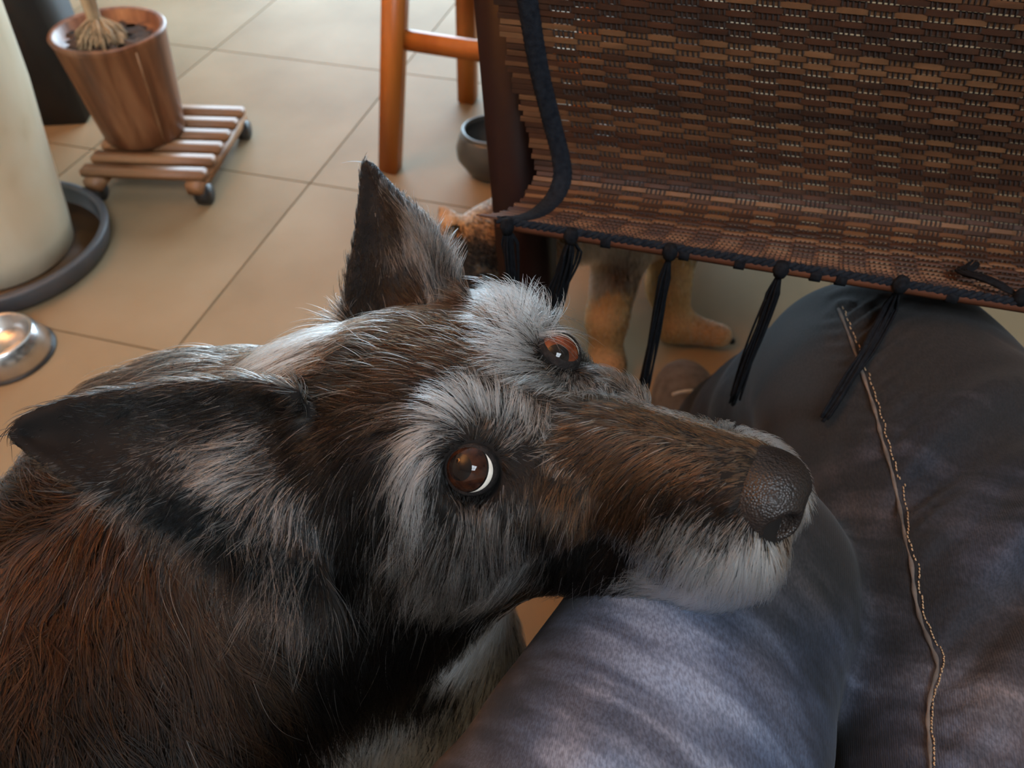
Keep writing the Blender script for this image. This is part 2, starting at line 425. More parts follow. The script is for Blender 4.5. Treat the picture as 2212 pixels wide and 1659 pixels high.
def wall_with_hole(name, along, fixed0, fixed1, s0, s1, h0, h1, z0, z1):
    mb = MB()
    def bx(p0, p1, q0, q1):
        if p1 - p0 < 1e-3 or q1 - q0 < 1e-3: return
        c, d = (p0 + p1) / 2, p1 - p0
        f, g = (fixed0 + fixed1) / 2, fixed1 - fixed0
        if along == 'a': mb.box(room(c, f, (q0 + q1) / 2), (d, g, q1 - q0), room_axes())
        else: mb.box(room(f, c, (q0 + q1) / 2), (g, d, q1 - q0), room_axes())
    bx(s0, h0, 0, RZ); bx(h1, s1, 0, RZ); bx(h0, h1, 0, z0); bx(h0, h1, z1, RZ)
    return struct(mb.build(name, M['wall'], None, False))
def window(name, along, fixed, h0, h1, z0, z1, ncol, nrow):
    root = empty(name, room(*( ((h0+h1)/2, fixed) if along == 'a' else (fixed, (h0+h1)/2) ), z0)); struct(root)
    def bar(c, s, nm, mat=M['whitepaint']):
        sz = (s[0], s[1], s[2]) if along == 'a' else (s[1], s[0], s[2])
        p = room(c[0], c[1], c[2]) if along == 'a' else room(c[1], c[0], c[2])
        MB().box(p, sz, room_axes()).build(nm, mat, root, False)
    w, h = h1 - h0, z1 - z0
    bar(((h0+h1)/2, fixed, z0+0.03), (w, 0.06, 0.06), 'frame'); bar(((h0+h1)/2, fixed, z1-0.03), (w, 0.06, 0.06), 'frame')
    bar((h0+0.03, fixed, (z0+z1)/2), (0.06, 0.06, h-0.12), 'frame'); bar((h1-0.03, fixed, (z0+z1)/2), (0.06, 0.06, h-0.12), 'frame')
    iw, ih = w - 0.12, h - 0.12
    for i in range(1, ncol): bar((h0+0.06+iw*i/ncol, fixed, (z0+z1)/2), (0.05, 0.05, ih), 'mullion')
    for j in range(1, nrow): bar(((h0+h1)/2, fixed, z0+0.06+ih*j/nrow), (iw, 0.045, 0.05), 'transom')
    for i in range(ncol):
        for j in range(nrow):
            bar((h0+0.06+iw*(i+0.5)/ncol, fixed+0.012, z0+0.06+ih*(j+0.5)/nrow), (iw/ncol-0.05, 0.004, ih/nrow-0.05), 'pane', M['glass'])
wall_with_hole('wall_far', 'a', RB1, RB1 + 0.1, RA0 - 0.1, RA1 + 0.1, -2.30, -0.10, 0.06, 1.54)
window('window_1', 'a', RB1 + 0.05, -2.30, -0.10, 0.06, 1.54, 2, 1)
sky = empty('window_2', room((SK[0] + SK[1]) / 2, (SK[2] + SK[3]) / 2, RZ)); struct(sky)
def skybar(nm, a0, a1, b0, b1, z0, z1, mat): MB().box(room((a0+a1)/2, (b0+b1)/2, (z0+z1)/2), (a1-a0, b1-b0, z1-z0), room_axes()).build(nm, mat, sky, False)
for a0, a1, b0, b1 in [(SK[0], SK[1], SK[2], SK[2]+0.04), (SK[0], SK[1], SK[3]-0.04, SK[3]), (SK[0], SK[0]+0.04, SK[2]+0.04, SK[3]-0.04), (SK[1]-0.04, SK[1], SK[2]+0.04, SK[3]-0.04)]:
    skybar('frame', a0, a1, b0, b1, RZ + 0.03, RZ + 0.09, M['whitepaint'])
skybar('pane', SK[0]+0.04, SK[1]-0.04, SK[2]+0.04, SK[3]-0.04, RZ + 0.055, RZ + 0.06, M['glass'])
skybar('mullion', (SK[0]+SK[1])/2-0.015, (SK[0]+SK[1])/2+0.015, SK[2], SK[3], RZ - 0.06, RZ - 0.03, M['whitepaint'])
skybar('mullion', SK[0], SK[1], (SK[2]+SK[3])/2-0.015, (SK[2]+SK[3])/2+0.015, RZ - 0.06, RZ - 0.03, M['whitepaint'])

# ------------------------------------------------------------------ floor lamp (its warm light reaches the tiles)
r_ = empty('floor_lamp', (LAMP_P[0], LAMP_P[1], 0)); tag(r_, 'brass floor lamp with an open linen shade beside the wall', 'lamp')
c = (LAMP_P[0], LAMP_P[1], 0)
MB().lathe([(0.0, 0), (0.14, 0), (0.14, 0.015), (0.02, 0.03), (0.0, 0.03)], 32, c).build('base', M['brass'], r_)
MB().tube([(c[0], c[1], 0.02), (c[0], c[1], 1.44)], 0.011, 10).build('pole', M['brass'], r_)
MB().lathe([(0.235, 1.42), (0.205, 1.74), (0.202, 1.74), (0.232, 1.42), (0.235, 1.42)], 40, c).build('shade', M['shade'], r_)

# ------------------------------------------------------------------ cream planter on a saucer
vc = at_z(14, 556, 0.0)
VX = np.array([vc[0], vc[1], 0])
r_ = empty('plant_saucer', VX); tag(r_, 'dark grey round plant saucer under the cream planter', 'saucer')
MB().lathe([(0.0, 0.001), (0.180, 0.001), (0.189, 0.012), (0.197, 0.042), (0.195, 0.046), (0.184, 0.046), (0.181, 0.040), (0.176, 0.008), (0.0, 0.008)], 72, VX).build('dish', M['saucer'], r_)
MB().lathe([(0.0, 0.0085), (0.175, 0.0085), (0.1755, 0.011), (0.0, 0.011)], 64, VX).build('brown_residue', M['wetsoil'], r_)
r_ = empty('planter', VX + [0, 0, 0.012]); tag(r_, 'tall cream glazed planter with brown streaks standing in a grey saucer', 'planter')
pv = [(0.0, 0.0), (0.118, 0.0), (0.126, 0.006), (0.134, 0.05), (0.150, 0.16), (0.172, 0.30), (0.185, 0.44), (0.19, 0.56), (0.187, 0.62), (0.178, 0.62), (0.175, 0.56), (0.0, 0.55)]
MB().lathe(pv, 72, VX + [0, 0, 0.012]).build('vessel', M['cream'], r_)
MB().lathe([(0.0, 0.552), (0.174, 0.552), (0.174, 0.566), (0.0, 0.572)], 40, VX + [0, 0, 0.012]).build('soil', M['soil'], r_)

# ------------------------------------------------------------------ steel bowl
bc = at_z(18, 766, 0.0); BC = np.array([bc[0], bc[1], 0])
r_ = empty('dog_bowl', BC); tag(r_, 'stainless steel dog bowl with flared skirt on the tiles', 'bowl')
MB().lathe([(0.071, 0.0), (0.073, 0.003), (0.057, 0.041), (0.054, 0.044), (0.050, 0.042), (0.044, 0.024), (0.034, 0.012), (0.0, 0.010)], 64, BC + [0, 0, 0.002]).build('bowl_shell', M['steel'], r_)
MB().lathe([(0.069, 0.0), (0.0745, 0.0), (0.0745, 0.005), (0.069, 0.005), (0.069, 0.0)], 64, BC).build('rubber_ring', M['caster'], r_)

# ------------------------------------------------------------------ wooden plant caddy and walnut pot
ZC = 0.072
FR, RR, FL = at_z(412, 396, ZC), at_z(537, 234, ZC), at_z(140, 386, ZC)
ex = (FR - FL); ex[2] = 0; ex /= np.linalg.norm(ex)
ey = np.array([-ex[1], ex[0], 0]); depth = float((RR - FR) @ ey); wid = float(np.linalg.norm((FR - FL)[:2]))
skew = (RR - FR)[:2] @ ex[:2]
CC = (FR + RR) / 2 - ex * wid / 2 + ey * 0.02; CC[2] = 0
cax = [ex, ey, np.array([0, 0, 1.0])]
r_ = empty('plant_caddy', CC); tag(r_, 'slatted wooden plant caddy rolling on black casters', 'caddy')
NS = 6
for k in range(NS):
    p = CC + ey * (-depth / 2 + depth * (k + 0.5) / NS); p = np.array([p[0], p[1], ZC - 0.008])
    MB().box(p, (wid, depth / NS * 0.62, 0.016), cax, 0.003).build('slat', M['slat'], r_)
for s in (-1, 1):
    p = CC + ex * s * (wid / 2 - 0.022); p = np.array([p[0], p[1], ZC - 0.029])
    MB().box(p, (0.034, depth, 0.026), cax, 0.003).build('rail', M['slat'], r_)
    for q in (-1, 1):
        w = CC + ex * s * (wid / 2 - 0.014) + ey * q * (depth / 2 - 0.022)
        cst = MB().tube([np.array([w[0], w[1], 0.0207]) - ex * 0.013, np.array([w[0], w[1], 0.0207]) + ex * 0.013], 0.0205, 20).build('caster', M['caster'], r_)
        MB().tube([(w[0], w[1], 0.03), (w[0], w[1], ZC - 0.042)], 0.012, 10).build('caster_stem', M['caster'], cst)
pb = at_z(316, 285, ZC); PB = np.array([pb[0], pb[1], ZC + 0.0005])
r_ = empty('plant_pot', PB); tag(r_, 'tapered walnut wood plant pot standing on the slatted caddy', 'pot')
MB().lathe([(0.0, 0.0), (0.076, 0.0), (0.081, 0.005), (0.087, 0.05), (0.096, 0.13), (0.104, 0.20), (0.108, 0.212), (0.105, 0.216), (0.095, 0.212), (0.091, 0.195), (0.0, 0.185)], 64, PB).build('vessel', M['walnut'], r_)
# one raised seam strip where the veneer meets, facing the viewer
ang = math.atan2(-PB[1], -PB[0]) + 0.32
MB().tube([PB + [math.cos(ang) * r, math.sin(ang) * r, z] for r, z in [(0.081, 0.005), (0.087, 0.05), (0.096, 0.13), (0.104, 0.20)]], 0.002, 6).build('veneer_seam', M['slat'], r_)
sb = MB(); n = 40
sb.lathe([(0.0, 0.194), (0.03, 0.196), (0.06, 0.195), (0.092, 0.192)], n, PB)
sb.v = [(x + random.uniform(-.003, .003), y + random.uniform(-.003, .003), z + random.uniform(-.005, .007)) for x, y, z in sb.v]
sb.build('soil', M['soil'], r_)
# potted plant rooted in the pot
PT = PB + [-0.012, -0.012, 0.194]
r_ = empty('potted_plant', PT); tag(r_, 'straw-coloured dry plant stems with fibrous base in the walnut pot', 'plant')
cr = MB()
for k in range(300):
    a = random.uniform(0, 2 * math.pi); rr = random.uniform(0.012, 0.052); h = random.uniform(0.012, 0.05)
    p0 = PT + [math.cos(a) * rr, math.sin(a) * rr, random.uniform(-0.004, 0.008)]
    p2 = PT + [math.cos(a + .5) * 0.008, math.sin(a + .5) * 0.008, h]
    p1 = (p0 + p2) / 2 + [math.cos(a) * 0.014, math.sin(a) * 0.014, random.uniform(-.01, 0.008)]
    cr.tube([p0, p1, p2], [0.0012, 0.0022, 0.0012], 4)
crown = cr.build('root_crown', M['root'], r_); crown['kind'] = 'stuff'
for dx, dy, r0 in [(-0.03, 0.01, 0.013), (0.01, 0.02, 0.009), (-0.012, -0.02, 0.008)]:
    pts = [PT + [dx * t * 1.2 + 0.006 * math.sin(7 * t), dy * t * 1.4, 0.02 + 0.36 * t] for t in np.linspace(0, 1, 12)]
    MB().tube(pts, np.linspace(r0, r0 * 0.6, 12), 10).build('stem', M['root'], r_)

# ------------------------------------------------------------------ dark cabinet leg-panel behind the planter
q0 = at_z(188, 268, 0.0); Q0 = np.array([q0[0], q0[1], 0])
r_ = empty('pedestal', Q0); tag(r_, 'dark charcoal upright pedestal between cream planter and walnut pot', 'pedestal')
px_ = -np.array([math.cos(0.12), math.sin(0.12), 0])
pax = [np.array([math.cos(0.12), math.sin(0.12), 0]), np.array([-math.sin(0.12), math.cos(0.12), 0]), np.array([0, 0, 1.0])]
p = Q0 + px_ * 0.05; MB().box(p + pax[1] * 0.09 + [0, 0, 0.36], (0.10, 0.18, 0.72), pax, 0.004).build('front_panel', M['charcoal'], r_)
p = Q0 + px_ * 0.18; MB().box(p + pax[1] * 0.12 + [0, 0, 0.36], (0.155, 0.18, 0.72), pax, 0.004).build('side_panel', M['blackwood'], r_)

# ------------------------------------------------------------------ orange wooden chair beyond the table
f0 = at_z(843, 366, 0.0); FX = np.array([f0[0], f0[1], 0])
r_ = empty('wooden_chair', FX); tag(r_, 'orange-stained wooden chair standing beyond the table on pale tiles', 'chair')
cax2 = [AX, BX, np.array([0, 0, 1.0])]
Z3 = np.array([0, 0, 1.0])
def leg_pts(base, lean, h): return [base, base + lean * h + Z3 * h]
def bar(name, p0, p1, w, d, mat, parent):
    p0, p1 = np.array(p0, float), np.array(p1, float); t = p1 - p0; L = np.linalg.norm(t); t /= L
    s = AX - t * (AX @ t); s /= np.linalg.norm(s) if np.linalg.norm(s) > 0.3 else 1
    if abs(AX @ t) > 0.8: s = BX - t * (BX @ t); s /= np.linalg.norm(s)
    u = np.cross(t, s)
    return MB().box((p0 + p1) / 2, (w, d, L), [s, u, t], 0.003).build(name, mat, parent)
lean = AX * 0.15
CW, CD_, SH = 0.40, 0.37, 0.46
for a, b, ln in [(0, 0, lean), (CW, 0, AX * 0.05), (0.07, CD_ - 0.03, lean * 0.2), (CW - 0.02, CD_ - 0.03, AX * 0.02)]:
    base = FX + AX * a + BX * b
    bar('leg', base, base + ln * SH + Z3 * SH, 0.041, 0.041, M['orange'], r_)
zr = 0.285
p0 = FX + lean * zr + Z3 * zr
bar('rung', p0 + AX * 0.02, FX + AX * (CW + 0.01) + Z3 * (zr - 0.012), 0.018, 0.036, M['orange'], r_)
bar('rung', FX + AX * 0.06 + BX * (CD_ - 0.03) + Z3 * 0.30, FX + AX * (CW - 0.02) + BX * (CD_ - 0.03) + Z3 * 0.30, 0.018, 0.036, M['orange'], r_)
sc_ = FX + AX * (CW / 2 - 0.02) + BX * (CD_ / 2)
MB().box(sc_ + Z3 * (SH + 0.012), (CW + 0.13, CD_ + 0.08, 0.03), cax2, 0.008).build('seat', M['orange'], r_)
for a in (0.03, CW - 0.04):
    b0 = FX + AX * a + BX * (CD_ - 0.02) + Z3 * (SH + 0.02)
    bar('back_post', b0, b0 + Z3 * 0.42 + BX * 0.05, 0.035, 0.03, M['orange'], r_)
for h in (0.2, 0.38):
    b0 = FX + BX * (CD_ - 0.02 + 0.05 * h / 0.42) + Z3 * (SH + 0.02 + h)
    bar('back_slat', b0 + AX * 0.03, b0 + AX * (CW - 0.04), 0.016, 0.06, M['orange'], r_)

# ------------------------------------------------------------------ grey pot on the floor behind the table leg
g0 = at_z(1062, 372, 0.0); GX = np.array([g0[0], g0[1], 0])
r_ = empty('grey_pot', GX); tag(r_, 'dark grey glossy rounded pot on the floor behind the table leg', 'pot')
MB().lathe([(0.0, 0.0), (0.042, 0.0), (0.052, 0.010), (0.072, 0.042), (0.073, 0.062), (0.064, 0.090), (0.058, 0.098), (0.053, 0.098), (0.058, 0.088), (0.064, 0.06), (0.0, 0.02)], 48, GX).build('vessel', M['greypot'], r_)
MB().tube([GX + [0.0575 * math.cos(a), 0.0575 * math.sin(a), 0.098] for a in np.linspace(0, 2 * math.pi, 40)], 0.004, 8).build('rim', M['greypot'], r_)

# ================================================================== table and bamboo runner
ML = at_z(1062, 470, 0.58)                       # lower left corner of the runner
MLa, MLb = float(ML @ AX), float(ML @ BX)
# profile of the hanging runner: (away from sitter, height, shift along the edge)
PROF = [(0.000, 0.580, 0.000), (0.022, 0.5665, 0.004), (0.046, 0.555, 0.009), (0.070, 0.5475, 0.013), (0.090, 0.547, 0.0165),
        (0.103, 0.556, 0.018), (0.109, 0.572, 0.014), (0.1115, 0.60, 0.005), (0.1115, 0.64, -0.006), (0.112, 0.69, -0.016),
        (0.113, 0.735, -0.024), (0.116, 0.7615, -0.027), (0.128, 0.7705, -0.028), (0.155, 0.7715, -0.028), (0.26, 0.7715, -0.028)]
def catmull(P, n):
    P = np.array(P, float); out = []
    Q = np.vstack([2 * P[0] - P[1], P, 2 * P[-1] - P[-2]])
    for i in range(1, len(Q) - 2):
        for t in np.linspace(0, 1, n, endpoint=False):
            a, b, c_, d = Q[i-1], Q[i], Q[i+1], Q[i+2]
            out.append(0.5 * (2*b + (c_-a)*t + (2*a-5*b+4*c_-d)*t*t + (3*b-a-3*c_+d)*t**3))
    out.append(P[-1]); return np.array(out)
pc = catmull(PROF, 16)
arc = np.concatenate([[0], np.cumsum(np.linalg.norm(np.diff(pc[:, :2], axis=0), axis=1))])
def prof(s):
    b, z, da = (np.interp(s, arc, pc[:, k]) for k in range(3))
    e = 0.0015
    b1, z1 = np.interp(s + e, arc, pc[:, 0]), np.interp(s + e, arc, pc[:, 1])
    b0, z0 = np.interp(s - e, arc, pc[:, 0]), np.interp(s - e, arc, pc[:, 1])
    t = np.array([b1 - b0, z1 - z0]); t /= np.linalg.norm(t) + 1e-9
    nrm = np.array([-t[1], t[0]])                 # towards the sitter / upwards
    return b, z, da, t, nrm
S_FOLD = float(np.interp(0.103, pc[:90, 0], arc[:90]))
def mat_pt(u, s, off=0.0):
    b, z, da, t, nrm = prof(s)
    # the lip lies flatter and longer towards the sitter's leg
    k = (s / S_FOLD if s < S_FOLD else max(0.0, 1 - (s - S_FOLD) / 0.19)); k = k * k * (3 - 2 * k)
    b += 0.045 * k * u / 0.46; z -= 0.012 * k * u / 0.46
    b += nrm[0] * off; z += nrm[1] * off
    return AX * (MLa + u + da) + BX * (MLb + b) + np.array([0, 0, z])
PITCH_R = 0.0043
NR = int(arc[-1] / PITCH_R)
UW = 0.46                                         # runner width
CELL = 0.0178
UB = 0.026                                        # where the weave starts, right of the binding
runner = empty('table_runner', AX * (MLa + UW / 2) + BX * (MLb + 0.11) + np.array([0, 0, 0.77]))
tag(runner, 'woven brown bamboo table runner hanging over the table edge with black tassels', 'table runner')
ncell = int((UW - UB) / CELL)
TAMP = 0.0009
for r in range(NR):
    s = (r + 0.5) * PITCH_R
    b, z, da, t, nrm = prof(s)
    tv = BX * t[0] + Z3 * t[1]; nv = BX * nrm[0] + Z3 * nrm[1]
    hh = PITCH_R * random.uniform(0.492, 0.53); th = 0.0007
    us = [-0.011 + random.uniform(-.003, .002), 0.004, 0.018, UB]; off = [0.0, 0.0, 0.0, 0.0]
    for c_ in range(ncell):
        o = 0.0006 if (r + c_) % 2 else -0.0006
        us += [UB + c_ * CELL + 0.003, UB + (c_ + 1) * CELL - 0.003]; off += [o, o]
    us += [UW + random.uniform(-.002, .002)]; off += [0]
    V = []; wob = random.uniform(-.0003, .0003); ph = random.uniform(0, 6)
    for u, o in zip(us, off):
        base = mat_pt(u, s, o) + tv * (wob + 0.0003 * math.sin(9 * u + ph))
        V += [base - tv * hh - nv * th, base - tv * hh * .75 + nv * th, base + tv * hh * .75 + nv * th, base + tv * hh - nv * th]
    m_ = len(us)
    Fq = [(i*4+k, i*4+(k+1) % 4, (i+1)*4+(k+1) % 4, (i+1)*4+k) for i in range(m_-1) for k in range(4)]
    Fq += [(3, 2, 1, 0), tuple((m_-1)*4+k for k in range(4))]
    bm_ = SPL[random.choices([0, 1, 2, 3], [4, 4, 2, 4])[0]]
    mesh_obj('splint', V, Fq, bm_, None, False).parent = runner
bpy.context.view_layer.update()
for o in [o for o in bpy.data.objects if o.parent == runner]: o.matrix_parent_inverse = runner.matrix_world.inverted()
# warp threads: groups of five go over and under alternate splints
tb = MB()
for c_ in range(ncell):
    for k in range(5):
        u = UB + c_ * CELL + CELL * (k + 0.5) / 5 + random.uniform(-.0003, .0003)
        pts = []
        for r in range(NR):
            s = (r + 0.5) * PITCH_R
            over = (r + c_) % 2 == 0
            pts.append(mat_pt(u, s, (0.0011 if over else -0.0016)))
            pts.append(mat_pt(u, s + PITCH_R / 2, -0.0003))
        tb.tube(pts, 0.00078, 4, False)
o = tb.build('warp_thread', M['thread'], runner); o['kind'] = 'stuff'
# side binding ribbon
V, Fq = [], []
ss = np.arange(0.001, arc[-1], 0.0022)
for i, s in enumerate(ss):
    w = 0.0005 * (i % 2)
    for u, off in [(0.0045, -0.0012), (0.0045 - w, 0.0012), (0.009, 0.0022 + w), (0.014, 0.0022 + w), (0.0195 + w, 0.0012), (0.0195, -0.0012)]:
        V.append(mat_pt(u, s, off))
n6 = 6
Fq = [(i*n6+k, i*n6+(k+1) % n6, (i+1)*n6+(k+1) % n6, (i+1)*n6+k) for i in range(len(ss)-1) for k in range(n6)]
mesh_obj('side_binding', V, Fq, M['binding'], runner)
# wooden batten under the lower edge and twisted binding yarn along it
bt = [mat_pt(u, 0.002, -0.0042) for u in np.linspace(0.004, UW, 20)]
MB().tube(bt, 0.0034, 8).build('edge_batten', M['batten'], runner)
yn = MB()
for ph in (0, 2.1, 4.2):
    yn.tube([mat_pt(u, 0.0012, 0.0) + np.array([0, 0, 0.0016 * math.sin(u * 420 + ph) - 0.0008]) - BX * (0.0016 * math.cos(u * 420 + ph) + 0.0012) for u in np.linspace(0.004, UW, 420)], 0.0017, 5)
yn.build('edge_yarn', M['binding'], runner)
U_of = lambda x: float(np.interp(x, [(lambda q: 1106 + F * ((q - CAM) @ RGT) / ((q - CAM) @ FWD))(mat_pt(u, 0, 0)) for u in np.linspace(0, UW, 60)], np.linspace(0, UW, 60)))
for xk in (1310, 1480, 1600, 1765, 1820, 2060):
    u = U_of(xk); p = mat_pt(u, 0.002, -0.0042)
    MB().tube([p - AX * 0.0035, p + AX * 0.0035], 0.0046, 8).build('batten_tie', M['tassel'], runner)
# tassels
def tassel(root, path, spread, nst, rs):
    tr_ = MB().lathe([(0.0, -0.006), (0.004, -0.005), (0.0055, 0.0), (0.004, 0.005), (0.0, 0.006)], 12, root).build('tassel', M['tassel'], runner)
    sb_ = MB(); path = np.array(path, float)
    cp = catmull(path, 6)
    for k in range(nst):
        a = random.uniform(0, 6.28); q = random.uniform(0.25, 1) * spread
        pts = []; ln = random.uniform(0.9, 1.0); w1, w2 = random.uniform(0.8, 1.6), random.uniform(0, 6)
        m_ = max(4, int(len(cp) * ln))
        for i in range(m_):
            t = i / (len(cp) - 1)
            g = min(1, t * 6) * (0.75 + 0.35 * math.sin(w1 * t * 4 + w2))
            pts.append(cp[i] + (AX * math.cos(a) + BX * math.sin(a) * 0.8) * q * g)
        sb_.tube(pts, rs, 4)
    sb_.build('tassel_yarn', M['tassel'], tr_)
def hang(x, drop, dx=0.0, db=0.0, spread=0.0055, nst=16):
    p = mat_pt(U_of(x), 0.0, 0.0) - BX * 0.003 - Z3 * 0.003
    tassel(p, [p, p - Z3 * drop * 0.3 + AX * dx * .2, p - Z3 * drop * 0.65 + AX * dx * .6 + BX * db * .5, p - Z3 * drop + AX * dx + BX * db], spread, nst, 0.0009)
hang(1098, 0.10, 0.008, nst=22, spread=0.008)
hang(1236, 0.085, -0.012, nst=22, spread=0.009)
hang(1450, 0.150, -0.002, 0.002, nst=20)
hang(1690, 0.145, -0.004, 0.0, nst=24)
# the last tassel is flipped up and lies across the weave
p0 = mat_pt(U_of(2205), 0.0, 0.002)
tassel(p0, [p0, mat_pt(U_of(2205) - 0.018, 0.014, 0.008), mat_pt(U_of(2205) - 0.030, 0.030, 0.008), mat_pt(U_of(2205) - 0.024, 0.046, 0.007), mat_pt(U_of(2205) - 0.016, 0.062, 0.006)], 0.0045, 18, 0.0011)

# the table: top just above the frame, one leg in view behind the runner
tab = empty('table', AX * (MLa + 0.5) + BX * (MLb + 0.55)); tag(tab, 'dark mahogany table with the bamboo runner hanging from its edge', 'table')
TA0, TA1, TB0, TB1 = MLa - 0.075, MLa + 1.15, MLb + 0.122, MLb + 0.92
def tbox(nm, a0, a1, b0, b1, z0, z1, bev=0.004):
    return MB().box(AX * (a0 + a1) / 2 + BX * (b0 + b1) / 2 + Z3 * (z0 + z1) / 2, (a1 - a0, b1 - b0, z1 - z0), cax2, bev).build(nm, M['mahog'], tab)
tbox('tabletop', TA0, TA1, TB0, TB1, 0.742, 0.7685)
LW = 0.052
l0 = at_y(1020, 0, 0.625); l1 = at_y(1064, 480, 0.625)
sl = (l0 - l1) / (l0[2] - l1[2])
lb = l1 - sl * l1[2]
ltop = l1 + sl * (0.742 - l1[2])
def leg(nm, base, top):
    t = np.array(top) - np.array(base); Lh = np.linalg.norm(t); t = t / Lh
    s = AX - t * (AX @ t); s /= np.linalg.norm(s); u = np.cross(t, s)
    MB().box((np.array(base) + np.array(top)) / 2, (LW, LW, Lh), [s, u, t], 0.004).build(nm, M['mahog'], tab)
off = AX * LW / 2 + BX * LW / 2
leg('leg', lb + off, ltop + off)
for a, b in [(TA1 - 0.06, TB0 + 0.05), (TA0 + 0.06, TB1 - 0.05), (TA1 - 0.06, TB1 - 0.05)]:
    leg('leg', AX * a + BX * b, AX * a + BX * b + Z3 * 0.742)
tbox('apron', TA0 + 0.1, TA1 - 0.09, TB1 - 0.065, TB1 - 0.045, 0.68, 0.742, 0.002)

# ================================================================== the sitter's jeans and shoe
person = empty('person', (0.18, -0.15, 0.45)); tag(person, 'seated person in faded blue denim jeans and taupe shoes, only the legs in view', 'person')
def jeans_field(P):
    # nearer thigh, knee and shin (the dog's chin lies on it)
    B = cone(P, (-0.045, -0.10, 0.470), (0.112, 0.205, 0.488), 0.130, 0.070)
    B = smin(B, cone(P, (0.04, -0.36, 0.49), (-0.035, -0.10, 0.475), 0.13, 0.128), 0.05)
    B = smin(B, ell(P, (0.122, 0.225, 0.487), (0.062, 0.062, 0.066)), 0.04)
    B = smin(B, cone(P, (0.125, 0.225, 0.49), (0.115, 0.27, 0.09), 0.058, 0.058), 0.04)
    # farther thigh running under the runner, shin reaching forward to the shoe
    A = cone(P, (0.235, -0.30, 0.475), (0.285, 0.30, 0.470), 0.115, 0.092)
    A = smin(A, ell(P, (0.290, 0.37, 0.462), (0.088, 0.095, 0.084)), 0.05)
    A = smin(A, cone(P, (0.288, 0.42, 0.44), (0.295, 0.655, 0.09), 0.088, 0.080), 0.05)
    hips = cone(P, (0.06, -0.36, 0.50), (0.32, -0.36, 0.50), 0.14, 0.14)
    # creases: ridges slanting over the farther thigh, softer ones across the nearer
    x, y, z = P[..., 0], P[..., 1], P[..., 2]
    q = (x * 0.55 - y) * 1.0
    amp = np.clip((x - 0.185) * 12, 0, 1) * np.clip((0.36 - y) * 8, 0, 1)
    A = A + amp * (0.0058 * np.sin(q * 150 + 2.2 * np.sin(x * 26 + 1.0)) + 0.0115 * np.sin(q * 78 + 2 * np.sin(x * 17)))
    cr = (y * 0.9 + x * 0.75)
    B = B + 0.0034 * np.sin(cr * 74 + 1.7 * np.sin(x * 24) + 0.6) * np.clip((0.17 - y) * 9, 0, 1)
    # bunched cloth at the farther shin
    A = A + 0.0028 * np.sin((y - z) * 36 + 3 * np.sin(x * 26)) * np.clip((y - 0.40) * 12, 0, 1)
    D = smin(A, B, 0.012)
    D = smin(D, hips, 0.06)
    return D
xs = axis_coords(-0.20, -0.06, 0.38, 0.45, 0.0036, 0.012)
ys = axis_coords(-0.50, -0.02, 0.55, 0.82, 0.0036, 0.014)
zs = axis_coords(0.02, 0.40, 0.61, 0.65, 0.0036, 0.014)
GP = grid_points(xs, ys, zs)
D = jeans_field(GP)
D = np.maximum(D, -(GP[..., 2] - 0.075))          # hems above the shoes
V, Q = surface_nets(D, xs, ys, zs)
V = relax(V, Q, 2, 0.4)
def drop_on(tree, x, y):
    d = Vector(ray(x, y)).normalized(); h = tree.ray_cast(Vector(CAM), d)
    return (np.array(h[0]), np.array(h[1])) if h[0] is not None else (None, None)
seam_px = [(1792, 612), (1812, 668), (1840, 740), (1868, 820), (1892, 892), (1905, 945), (1925, 1010), (1940, 1080), (1955, 1150), (1970, 1220), (1976, 1280),
           (1990, 1340), (2012, 1395), (2026, 1440), (2014, 1490), (2006, 1550), (2010, 1610), (2014, 1700)]
# puckers where the seam gathers the cloth
JT = BVHTree.FromPolygons([tuple(v) for v in V.tolist()], [tuple(q) for q in Q.tolist()])
sl_ = catmull([p for p in (drop_on(JT, x, y)[0] for x, y in seam_px) if p is not None], 12)
sa_ = np.concatenate([[0], np.cumsum(np.linalg.norm(np.diff(sl_, axis=0), axis=1))])
near_ = np.where((np.abs(V[:, 0] - np.interp(V[:, 1], sl_[::-1, 1], sl_[::-1, 0])) < 0.06) & (V[:, 2] > 0.42) & (V[:, 1] > -0.05) & (V[:, 1] < 0.45))[0]
for i in near_:
    d_ = np.linalg.norm(sl_ - V[i], axis=1); k = int(np.argmin(d_)); dist = d_[k]
    right = V[i, 0] > sl_[k, 0]
    w_ = math.exp(-dist / (0.018 if right else 0.006)) * (1 - math.exp(-(dist / 0.006) ** 2))
    V[i, 2] += w_ * (0.0034 * math.sin(sa_[k] * 2 * math.pi / 0.0145 + 14 * dist / 0.05) + (0.0022 if right else -0.001))
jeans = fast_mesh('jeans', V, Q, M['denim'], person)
jeans['label'] = 'faded blue grey denim jeans'
JT = BVHTree.FromPolygons([tuple(v) for v in V.tolist()], [tuple(q) for q in Q.tolist()])
# a tassel of the runner trailing over the farther leg
tp = [mat_pt(U_of(1945), 0.0, 0.0) - BX * 0.003]
for x, y in [(1915, 690), (1880, 760), (1850, 820), (1815, 880), (1785, 925)]:
    h, n_ = drop_on(JT, x, y); tp.append(h + n_ * 0.007)
tassel(tp[0], tp, 0.0055, 26, 0.0009)
